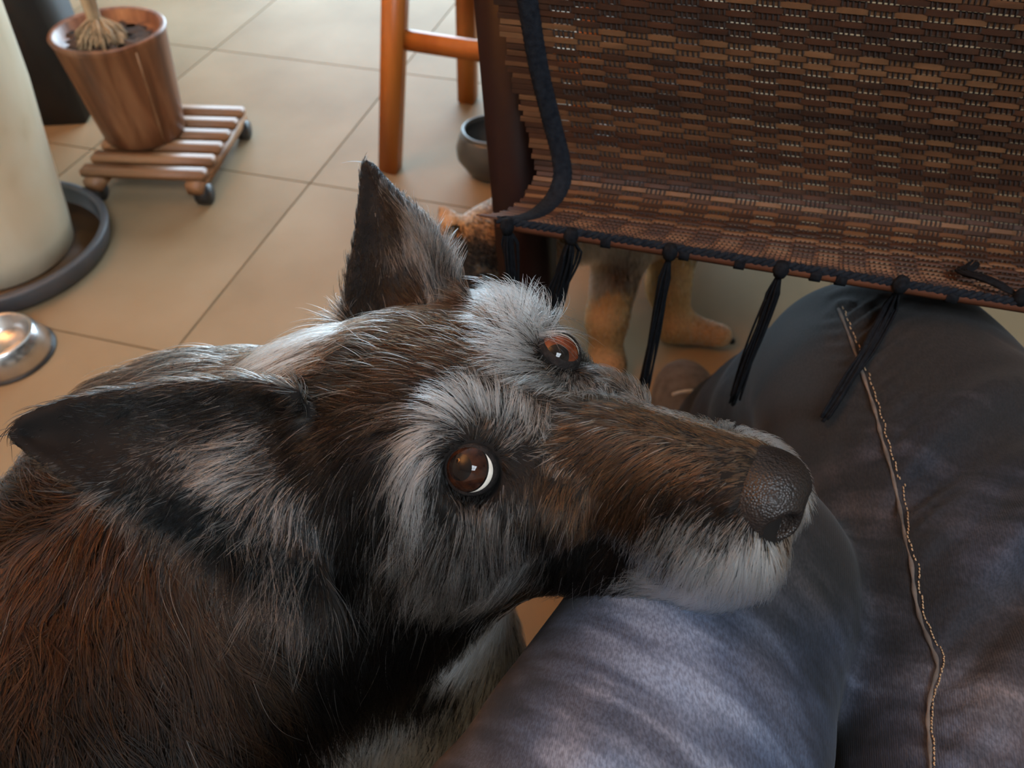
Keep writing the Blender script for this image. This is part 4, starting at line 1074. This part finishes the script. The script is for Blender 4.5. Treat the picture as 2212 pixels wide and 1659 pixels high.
# ---- the coat: guide hairs set on the skin (where, where to, length mm, lift, colours, curl)
GUIDES = [
 # bridge and sides of the muzzle
 (1640,965,1560,945,6,.3,'OOB',0),(1560,950,1470,925,8,.3,'OOBM',0),(1480,925,1400,895,9,.25,'OOBM',0),(1400,900,1320,870,11,.3,'OMS',0),(1310,870,1240,845,12,.35,'OMS',0),
 (1600,1010,1520,1010,6,.3,'OOB',0),(1500,1000,1430,1030,10,.3,'OOB',0),(1420,990,1350,1040,12,.3,'OOBM',.1),(1330,970,1260,1020,14,.32,'OMS',.1),(1240,940,1180,960,13,.35,'OMS',0),
 (1560,1080,1500,1110,8,.3,'KR',0),(1460,1090,1410,1150,11,.25,'KR',.1),(1380,1090,1340,1170,15,.3,'OBR',.2),(1290,1070,1250,1150,16,.3,'OBR',.2),(1200,1040,1170,1110,15,.3,'OMS',.1),
 (1340,1190,1310,1270,18,.3,'KR',.2),(1240,1200,1215,1280,20,.3,'K',.2),(1330,1270,1310,1330,18,.25,'KR',.2),(1180,1270,1160,1320,16,.3,'KB',.2),
 # white of the lips and chin
 (1470,1130,1440,1190,11,.3,'GWK',0),(1540,1150,1510,1210,10,.35,'GWK',0),(1440,1200,1405,1265,15,.4,'GWK',0),(1510,1210,1480,1285,17,.45,'W',0),(1580,1210,1555,1285,17,.45,'W',0),
 (1640,1200,1625,1270,15,.45,'W',0),(1690,1160,1700,1215,11,.4,'CB',0),(1470,1270,1430,1330,17,.35,'W',0),(1560,1270,1535,1330,17,.4,'W',0),(1620,1250,1600,1315,14,.4,'WC',0),(1410,1270,1375,1325,16,.35,'GWK',0),
 # far side of the muzzle
 (1600,925,1640,905,8,.55,'WM',0),(1660,950,1700,945,7,.5,'WWWWWWK',0),(1520,900,1540,870,9,.55,'MG',0),(1440,875,1450,845,11,.6,'MG',0),(1370,845,1375,815,12,.6,'GM',0),
 # near brow fan and the white crescent behind the eye
 (1120,905,1125,835,14,.8,'WWWGK',0),(1080,895,1070,820,18,.95,'WWWWWWK',0),(1040,890,1010,820,19,.95,'WWWWWWK',0),(1005,895,950,860,19,.8,'WWWWWWK',0),(975,908,910,885,19,.6,'WWWWWWK',0),(1160,920,1170,880,12,.5,'GM',0),
 (945,942,895,975,20,.4,'WWWWWWK',0),(918,970,885,1040,22,.35,'WWWWWWK',0),(905,1015,888,1100,26,.3,'WWWWWWK',.1),(900,1065,892,1150,28,.3,'WWWGK',.1),(850,960,820,1040,24,.3,'K',.1),(860,1040,840,1120,26,.3,'K',.1),(900,890,830,890,22,.3,'KM',.1),
 (980,955,950,945,5,.3,'K',0),(1040,945,1050,915,7,.4,'KM',0),(1100,950,1120,925,9,.4,'KG',0),(930,1040,915,1080,6,.3,'K',0),(960,1085,950,1110,6,.3,'K',0),(1010,1095,1010,1130,7,.3,'KG',0),(1075,1040,1100,1070,5,.2,'K',0),(1110,1000,1140,1010,6,.2,'K',0),(1145,1040,1140,1090,10,.25,'KM',0),
 # grizzled cheek
 (1000,1150,980,1230,22,.4,'GGKS',.1),(1060,1130,1060,1210,20,.4,'GGKS',.1),(1110,1140,1115,1220,20,.35,'GGKS',.1),(940,1160,905,1230,24,.4,'GGKS',.1),(890,1190,850,1260,26,.4,'GGKS',.1),(1030,1220,1015,1290,24,.35,'GGKS',.1),(1110,1230,1110,1290,22,.35,'GGKS',.1),(940,1240,905,1310,26,.35,'GGKS',.2),
 (1160,1150,1160,1230,18,.3,'KM',.1),(1060,1290,1045,1350,24,.3,'K',.2),(960,1320,930,1390,30,.3,'K',.2),
 # between the brows and forehead
 (1180,880,1110,860,14,.3,'KM',0),(1120,855,1050,840,14,.25,'KM',0),(1090,850,1010,830,14,.25,'KS',0),(990,840,910,815,16,.25,'KS',0),(930,860,850,845,18,.25,'KS',.1),(1050,820,960,790,18,.3,'KM',.1),(970,780,880,750,20,.3,'BMS',.1),(900,730,810,700,22,.3,'BRS',.1),(980,720,900,680,20,.35,'BRS',.1),(880,660,830,610,22,.4,'BRS',.1),(960,670,920,620,20,.4,'BRS',.1),(1030,690,980,650,16,.35,'BRS',.1),(1070,740,1000,700,16,.35,'BRS',.1),(1060,790,980,770,16,.3,'BMS',.1),
 (860,820,760,800,26,.3,'MSS',.2),(780,780,680,750,30,.3,'MSS',.3),(760,870,670,860,30,.3,'MSS',.3),(860,900,780,920,28,.3,'KM',.2),(820,960,760,1010,28,.3,'K',.2),(720,940,660,980,28,.3,'KM',.2),(700,850,630,840,24,.25,'KM',.2),
 # white lock at the nape
 (720,712,620,705,46,.45,'CWM',.4),(680,720,590,760,50,.4,'CWM',.4),(650,740,575,790,46,.35,'CM',.4),(640,790,580,830,30,.3,'MSS',.3),(760,740,690,720,34,.3,'MB',.2),
 # far brow tuft and far cheek
 (1165,690,1115,600,30,.9,'WWWWWWK',.1),(1200,680,1190,590,30,.9,'WWWWWWK',.1),(1230,680,1270,620,26,.9,'WWWWWWK',.1),(1150,735,1070,695,22,.7,'WWWGK',0),(1148,772,1060,750,22,.6,'WWWWWWK',0),(1155,802,1070,800,22,.5,'WWWGK',0),(1180,810,1100,840,22,.45,'GWK',0),(1180,735,1120,690,24,.8,'WWWWWWK',0),
 (1200,715,1190,690,6,.4,'KM',0),(1180,770,1160,800,8,.3,'KM',0),(1215,810,1190,850,14,.4,'GM',0),(1260,800,1280,830,8,.4,'GKKS',0),(1270,840,1260,880,12,.4,'GM',0),(1320,850,1330,880,12,.45,'GM',0),
 # temple, jaw and throat
 (760,1030,735,1120,30,.3,'K',.2),(830,1070,815,1160,28,.3,'K',.2),(780,1150,755,1240,34,.3,'K',.2),(840,1200,815,1290,32,.3,'KM',.2),(720,1200,700,1290,36,.3,'K',.2),(860,1330,830,1410,36,.3,'K',.3),(760,1340,735,1430,40,.3,'K',.3),(980,1370,960,1430,26,.3,'K',.3),
 # near ear: short grey velvet, tufts at its mouth
 (100,930,50,930,4,.1,'KD',0),(200,930,120,925,6,.15,'D',0),(320,930,230,925,8,.2,'D',0),(440,900,350,905,10,.2,'DK',0),(200,1010,150,1010,6,.2,'D',0),(320,1030,290,1070,10,.25,'DDDG',.1),(420,1000,370,1050,14,.3,'DDDG',.2),(540,870,470,870,12,.2,'KD',.1),(600,880,560,900,10,.15,'K',0),(610,960,570,980,10,.15,'K',0),
 (545,965,450,990,30,.5,'WGDK',.2),(520,1000,440,1040,28,.5,'WGDD',.3),(565,1000,480,1020,26,.5,'WDK',.2),(480,960,400,1010,18,.35,'DDG',.2),(400,1110,350,1150,14,.3,'D',.2),(500,1110,450,1170,22,.35,'DDDG',.3),(580,1080,550,1180,36,.4,'DDDDW',.4),(630,1110,610,1220,40,.4,'KDDDW',.4),(600,1190,580,1290,42,.35,'DDDG',.4),(660,1210,640,1300,40,.35,'DDDDG',.4),(520,1200,500,1260,26,.3,'DK',.3),
 # far ear
 (800,420,795,370,5,.2,'KD',0),(780,520,785,460,7,.2,'K',0),(765,620,775,560,9,.2,'K',0),(850,520,830,450,10,.25,'DK',0),(900,560,890,490,16,.4,'DG',.1),(960,600,975,530,20,.5,'GD',.1),(880,630,870,560,18,.35,'D',.1),(950,650,960,590,20,.4,'DG',.1),(800,640,800,590,14,.25,'K',.1),
 # ruff, shoulder and flank
 (520,760,440,725,36,.6,'MR',.5),(430,790,350,750,40,.6,'MK',.5),(350,820,300,780,40,.55,'KM',.5),(600,780,540,740,32,.5,'MB',.4),
 (120,1060,70,1010,34,.5,'RK',.5),(60,1110,0,1080,36,.5,'RK',.5),(250,1130,230,1190,40,.35,'R',.6),(120,1200,90,1270,44,.35,'R',.6),(380,1250,400,1330,46,.35,'RB',.7),(280,1300,280,1390,48,.35,'RB',.7),(130,1350,110,1440,48,.35,'R',.7),(450,1360,500,1440,46,.35,'RB',.7),(540,1400,560,1500,46,.35,'KB',.7),(320,1430,330,1520,50,.3,'R',.7),(150,1500,140,1590,50,.3,'RK',.7),(450,1500,470,1600,50,.3,'RB',.7),(300,1580,300,1659,50,.3,'RK',.7),(500,1600,510,1659,46,.3,'RK',.7),(30,1420,10,1500,46,.3,'KR',.6),(600,1290,590,1360,40,.3,'RK',.5),
 # chest
 (640,1420,640,1510,44,.3,'K',.5),(720,1460,700,1550,46,.3,'K',.5),(820,1440,800,1520,40,.3,'K',.4),(640,1540,650,1620,44,.3,'KR',.4),(760,1590,740,1650,36,.3,'GWK',.3),(830,1600,820,1655,30,.3,'WWWWWWK',.3),(900,1460,890,1530,30,.3,'K',.3),(950,1470,930,1520,22,.3,'K',.3),(1000,1400,985,1450,18,.3,'WC',.2),(1060,1370,1040,1410,16,.3,'CWM',.2),(880,1400,860,1470,34,.3,'K',.3),
]
def guides_on(tree, table):
    out = []; missed = []
    for (x0, y0, x1, y1, ln, lift, col, curl) in table:
        p, n = drop_on(tree, x0, y0)
        if p is None:
            h = None
            best = tree.find_nearest(Vector(at_d(x0, y0, 0.42)))
            p, n = np.array(best[0]), np.array(best[1]); missed.append((x0, y0))
        view = CAM - p; dist = np.linalg.norm(view)
        q = at_d(x1, y1, dist)
        # the tip direction laid into the skin's own plane
        r = ray(x1, y1); r /= np.linalg.norm(r); den = r @ n
        if abs(den) > 0.35: q = CAM + r * (((p - CAM) @ n) / den)
        d = q - p; d -= n * (d @ n); d /= np.linalg.norm(d) + 1e-9
        out.append((p, n, d, ln / 1000.0, lift, col, curl))
    print('guides off the skin:', missed)
    return out
G1 = guides_on(DT, GUIDES)
# the sides the photograph does not show carry plain dark guides
for p, d, ln, col in [((-0.36, 0.02, 0.56), (-0.3, -0.6, -0.3), 45, 'RK'), ((-0.5, -0.1, 0.4), (-0.2, -0.6, -0.6), 45, 'RK'), ((-0.45, -0.3, 0.44), (-0.2, -0.6, -0.5), 45, 'RK'),
                      ((-0.2, 0.42, 0.42), (-0.3, 0.0, -0.8), 40, 'K'), ((-0.1, 0.36, 0.3), (0, 0, -1), 25, 'K'), ((-0.12, 0.31, 0.08), (0, 0, -1), 9, 'W'), ((-0.03, 0.23, 0.1), (0, 0, -1), 9, 'W'),
                      ((-0.03, 0.24, 0.25), (0, 0, -1), 14, 'W'), ((-0.25, -0.2, 0.25), (0, -.3, -1), 40, 'RK'), ((-0.35, -0.25, 0.1), (0, 0, -1), 25, 'K')]:
    h = DT.find_nearest(Vector(p)); n = np.array(h[1]); q = np.array(h[0]); d = np.array(d, float); d -= n * (d @ n); d /= np.linalg.norm(d)
    G1.append((q, n, d, ln / 1000.0, 0.3, col, 0.4))
for lx, ly, lz, dx, dy, dz, ln, col in [(-.08, .06, -.03, -1, 0, -.6, 28, 'K'), (-.03, .06, -.05, -.6, 0, -1, 24, 'GK'), (.05, .035, -.05, -.5, 0, -1, 14, 'KB'), (.09, .03, -.06, -.3, 0, -1, 14, 'W'), (-.02, 0, -.1, -1, 0, -.3, 26, 'K'), (.06, 0, -.095, -1, 0, -.2, 14, 'GW')]:
    h = DT.find_nearest(Vector(hw((lx, ly, lz)))); n = np.array(h[1]); d = HR @ np.array([dx, dy, dz], float); d -= n * (d @ n); d /= np.linalg.norm(d)
    G1.append((np.array(h[0]), n, d, ln / 1000.0, 0.3, col, 0.1))
for lx, ly, lz, dx, dy, dz, ln, lift, col in [(-.010, .030, .015, .4, .5, .8, 32, 1.1, 'WWWWWWK'), (-.004, .036, .014, 1.0, .5, .5, 32, 1.1, 'WWWWWWK'), (-.014, .036, .012, -.5, .6, .7, 30, 1.1, 'WWWWWWK'), (.004, .042, .012, .9, .6, .1, 26, .9, 'WWWG'),
                                             (-.014, .022, .014, -.9, -.1, .3, 24, .7, 'WWK'), (-.002, .022, .010, -.8, -.3, .3, 22, .6, 'WWK'), (-.036, .024, .014, -.9, .1, .2, 18, .35, 'BRS'), (-.034, .040, .006, -.8, .3, .2, 18, .35, 'BRS'), (-.05, .034, .014, -.9, .1, .2, 18, .35, 'BRS'), (-.012, .042, .008, .2, .8, .5, 26, 1.0, 'WWG')]:
    h = DT.find_nearest(Vector(hw((lx, ly, lz)))); n = np.array(h[1]); d = HR @ np.array([dx, dy, dz], float); d -= n * (d @ n); d /= np.linalg.norm(d) + 1e-9
    G1.append((np.array(h[0]), n, d, ln / 1000.0, lift, col, 0.1))
for lx, ly, lz, dx, dy, dz, ln, lift, col in [(.098, .024, -.040, .3, .8, .5, 11, .9, 'W'), (.085, .026, -.038, .1, .8, .5, 12, .9, 'WWG'), (.07, .028, -.036, -.2, .8, .5, 12, .8, 'WMG'), (.05, .030, -.032, -.3, .8, .5, 13, .8, 'MGM'), (.03, .033, -.026, -.3, .8, .5, 13, .7, 'GMM')]:
    h = DT.find_nearest(Vector(hw((lx, ly, lz)))); n = np.array(h[1]); d = HR @ np.array([dx, dy, dz], float); d -= n * (d @ n); d /= np.linalg.norm(d) + 1e-9
    G1.append((np.array(h[0]), n, d, ln / 1000.0, lift, col, 0.1))
NC = hw((0.112, 0, -0.038)); HC = hw((-0.02, 0, 0))
def eye_clear(cen, N):
    ok = np.ones(len(cen))
    for c, r in ((cN, 0.0131), (cF, 0.0121)): ok *= np.linalg.norm(cen - c, axis=1) > r
    ln = (cen - HT) @ HR
    nl = np.minimum(ell(ln, (0.106, 0, -0.036), (0.023, 0.0185, 0.0155)), np.minimum(ell(ln, (0.111, 0.0095, -0.042), (0.016, 0.0105, 0.0125)), ell(ln, (0.111, -0.0095, -0.042), (0.016, 0.0105, 0.0125))))
    ok *= (nl > -0.0008) | (ln[:, 0] < 0.098)
    return ok
def near_head(cen, N):
    d = np.linalg.norm(cen - HC, axis=1)
    return eye_clear(cen, N) * np.where(d < 0.17, 1.0, 0.0)
def rest(cen, N):
    d = np.linalg.norm(cen - HC, axis=1)
    return np.where(d >= 0.165, np.where(cen[:, 2] < 0.3, 0.4, 1.0), 0.0) * np.where(cen[:, 1] < -0.12, 0.25, 1.0)
fur_coat('fur', DV, DQ, G1, dog, 150, 0.00017, 0.10, near_head, 3, 6, 0.72, 14)
fur_coat('fur', DV, DQ, G1, dog, 62, 0.00023, 0.10, rest, 4, 8, 0.75, 22)

# ================================================================== the tan dog standing behind the table leg
hc = at_y(1035, 588, 0.87)                       # middle of its skull
def tan_field(P):
    D = cone(P, (0.235, 1.04, 0.26), (0.27, 1.46, 0.29), 0.105, 0.10)                        # trunk
    D = smin(D, cone(P, (0.20, 1.0, 0.28), hc + [0.03, 0.04, 0.02], 0.085, 0.062), 0.06)      # neck
    D = smin(D, ell(P, hc, (0.066, 0.074, 0.062)), 0.04)                                     # skull
    D = smin(D, cone(P, hc + [0.01, -0.03, -0.02], hc + [0.05, -0.12, -0.06], 0.042, 0.027), 0.03)   # muzzle
    # forelegs: one straight, one reaching aside
    D = smin(D, cone(P, (0.175, 0.97, 0.24), (0.148, 0.895, 0.09), 0.046, 0.030), 0.04)
    D = smin(D, cone(P, (0.148, 0.895, 0.09), (0.150, 0.875, 0.03), 0.029, 0.027), 0.02)
    D = smin(D, ell(P, (0.153, 0.855, 0.022), (0.030, 0.042, 0.022)), 0.02)
    D = smin(D, cone(P, (0.26, 1.02, 0.24), (0.252, 0.965, 0.10), 0.046, 0.032), 0.04)
    D = smin(D, cone(P, (0.252, 0.965, 0.10), (0.27, 0.945, 0.035), 0.031, 0.028), 0.02)
    D = smin(D, cone(P, (0.268, 0.945, 0.03), (0.345, 0.928, 0.022), 0.028, 0.020), 0.02)
    for bx in (0.20, 0.34):                                                                  # hind legs
        D = smin(D, cone(P, (bx, 1.44, 0.24), (bx, 1.38, 0.13), 0.07, 0.035), 0.04)
        D = smin(D, cone(P, (bx, 1.38, 0.13), (bx, 1.47, 0.09), 0.03, 0.022), 0.02)
        D = smin(D, cone(P, (bx, 1.47, 0.09), (bx, 1.44, 0.02), 0.022, 0.02), 0.02)
    for a, b in ((at_y(986, 512, 0.885), at_y(950, 438, 0.93)), (at_y(1085, 505, 0.885), at_y(1105, 440, 0.93))):      # pricked ears
        a, b = np.array(a), np.array(b)
        ear = cone(P, a, b, 0.030, 0.003)
        ear = smax(ear, -cone(P, a + [0.010, -0.024, 0.006], b + [0.008, -0.012, -0.016], 0.024, 0.003), 0.003)
        D = smin(D, ear, 0.008)
    D = smin(D, cone(P, (0.28, 1.53, 0.32), (0.31, 1.72, 0.22), 0.035, 0.015), 0.03)         # tail
    return D
xs = np.arange(-0.17, 0.42, 0.006, dtype=np.float32); ys = np.arange(0.70, 1.76, 0.008, dtype=np.float32); zs = np.arange(-0.006, 0.47, 0.006, dtype=np.float32)
GP = grid_points(xs, ys, zs)
TV, TQ = surface_nets(np.maximum(tan_field(GP), 0.002 - GP[..., 2]), xs, ys, zs)
TV = relax(TV, TQ, 2)
M['tanskin'] = noise_mat('tan_dog_skin', [(0.3, (0.30, 0.155, 0.06)), (0.7, (0.42, 0.23, 0.095))], 14, rough=0.8)
def _dark_mask(m, centre):
    nt = m.node_tree; b = nt.nodes['Principled BSDF']; src = b.inputs['Base Color'].links[0].from_socket
    tc = nt.nodes.new('ShaderNodeTexCoord'); dn = nt.nodes.new('ShaderNodeVectorMath'); dn.operation = 'DISTANCE'; dn.inputs[1].default_value = tuple(map(float, centre))
    nt.links.new(tc.outputs['Object'], dn.inputs[0])
    mr = nt.nodes.new('ShaderNodeMapRange'); mr.inputs['From Min'].default_value = 0.06; mr.inputs['From Max'].default_value = 0.085
    nt.links.new(dn.outputs['Value'], mr.inputs['Value'])
    mx = nt.nodes.new('ShaderNodeMix'); mx.data_type = 'RGBA'; mx.inputs[6].default_value = (0.012, 0.009, 0.007, 1)
    nt.links.new(mr.outputs[0], mx.inputs[0]); nt.links.new(src, mx.inputs[7]); nt.links.new(mx.outputs[2], b.inputs['Base Color'])
_dark_mask(M['tanskin'], hc + [0.0, -0.055, 0.012])
dog2 = empty('dog', (0.24, 1.2, 0.0)); tag(dog2, 'tan dog with a dark face standing on the tiles behind the table leg', 'dog')
fast_mesh('body', TV, TQ, M['tanskin'], dog2)
TT = BVHTree.FromPolygons([tuple(v) for v in TV.tolist()], [tuple(q) for q in TQ.tolist()])
G2 = []
for p, d, ln, col in [((0.06, 0.90, 0.33), (.6, .5, -.3), 26, 'MK'), ((0.12, 0.9, 0.28), (.3, 0, -1), 26, 'TTC'), ((0.13, 0.88, 0.22), (.2, 0, -1), 26, 'CW'), ((0.20, 0.93, 0.29), (.2, 0, -1), 26, 'TTM'), ((0.21, 0.93, 0.22), (0, 0, -1), 24, 'CWT'),
                      ((0.24, 0.95, 0.31), (.2, .3, -1), 26, 'TM'), ((0.30, 0.98, 0.28), (.2, .3, -1), 26, 'TM'), ((0.33, 1.1, 0.26), (.1, .4, -1), 28, 'TM'), ((0.32, 1.0, 0.18), (.3, 0.1, -1), 34, 'TM'),
                      ((0.15, 0.88, 0.14), (0, 0, -1), 9, 'T'), ((0.20, 0.93, 0.15), (0, 0, -1), 14, 'KRW'), ((0.15, 0.86, 0.06), (0, 0, -1), 6, 'T'), ((0.155, 0.83, 0.03), (.1, -1, -.2), 5, 'TTR'), ((0.15, 0.815, 0.015), (.1, -1, -.2), 4, 'KS'),
                      ((0.25, 0.94, 0.14), (0, 0, -1), 8, 'T'), ((0.27, 0.92, 0.07), (.2, 0, -1), 7, 'T'), ((0.33, 0.91, 0.04), (1, 0, 0), 5, 'TC'), ((0.36, 0.92, 0.03), (1, 0, -.2), 4, 'TC'),
                      ((0.2, 1.2, 0.37), (0, 1, 0), 28, 'SM'), ((0.28, 1.4, 0.37), (0, 1, 0), 28, 'SM'), ((0.27, 1.2, 0.15), (0, 1, 0), 24, 'TC')]:
    h = TT.find_nearest(Vector(p)); n = np.array(h[1]); d = np.array(d, float); d -= n * (d @ n); d /= np.linalg.norm(d) + 1e-9
    G2.append((np.array(h[0]), n, d, ln / 1000.0, 0.3, col, 0.3))
G2 += [(p, n, d, l * 0.7, f + 0.15, c, k) for p, n, d, l, f, c, k in guides_on(TT, [(965, 475, 958, 452, 6, .2, 'TCC', 0), (975, 490, 968, 470, 6, .2, 'TCT', 0), (951, 460, 950, 445, 4, .2, 'RSK', 0), (958, 490, 955, 470, 5, .2, 'RSK', 0), (980, 455, 970, 446, 4, .2, 'RSK', 0), (995, 480, 985, 462, 6, .2, 'RST', 0), (1005, 500, 990, 480, 14, .3, 'TRS', 0), (1000, 535, 985, 520, 14, .3, 'KKS', 0), (1040, 545, 1020, 530, 14, .3, 'KKR', 0),
    (1010, 575, 990, 560, 12, .3, 'KKS', 0), (1040, 590, 1020, 580, 8, .25, 'TTC', 0), (1055, 610, 1040, 590, 8, .25, 'TT', 0), (1015, 610, 1000, 590, 10, .25, 'KS', 0), (1025, 560, 1005, 545, 12, .3, 'K', 0), (1055, 570, 1035, 555, 12, .3, 'K', 0), (1020, 590, 1005, 575, 12, .3, 'K', 0), (1030, 525, 1010, 510, 12, .3, 'KKR', 0), (1000, 560, 985, 545, 12, .3, 'K', 0), (1065, 545, 1045, 530, 12, .3, 'KR', 0), (1060, 510, 1040, 495, 12, .3, 'TRS', 0), (1285, 560, 1285, 600, 16, .3, 'TTC', 0), (1255, 598, 1255, 625, 18, .3, 'CW', 0), (1300, 605, 1300, 630, 18, .3, 'CW', 0), (1340, 590, 1345, 630, 16, .3, 'RSC', 0), (1400, 580, 1405, 640, 12, .25, 'T', 0), (1370, 660, 1375, 700, 12, .25, 'RSW', 0), (1290, 680, 1292, 720, 8, .2, 'T', 0), (1310, 760, 1312, 790, 7, .2, 'TTR', 0), (1330, 800, 1335, 815, 5, .2, 'KS', 0)])]
fur_coat('fur', TV, TQ, G2, dog2, 75, 0.00032, 0.10, None, 8, 5, 0.45, 10)
for dx in (0.032, -0.042):
    c = np.array(TT.find_nearest(Vector(hc + [dx, -0.07, 0.01]))[0])
    if dx > 0:
        hit, _n = drop_on(TT, 1043, 604); c = hit if hit is not None else c
    V, Fc = cap(c, [0, -1, 0.3], 0.010, math.pi * 0.999, 20, 12); mesh_obj('eye', V, Fc, M['pupil'], dog2)
ntip = hc + [0.056, -0.143, -0.068]
MB().lathe([(0.0, -0.014), (0.010, -0.010), (0.016, 0.0), (0.012, 0.010), (0.0, 0.013)], 20, ntip).build('nose', M['nose'], dog2)
for c in [(0.153, 0.822, 0.012), (0.135, 0.828, 0.012), (0.170, 0.828, 0.012), (0.366, 0.925, 0.012), (0.358, 0.940, 0.012)]:
    MB().lathe([(0.0, -0.005), (0.005, -0.003), (0.006, 0.0), (0.004, 0.005), (0.0, 0.006)], 10, c).build('claw', M['nose'], dog2)
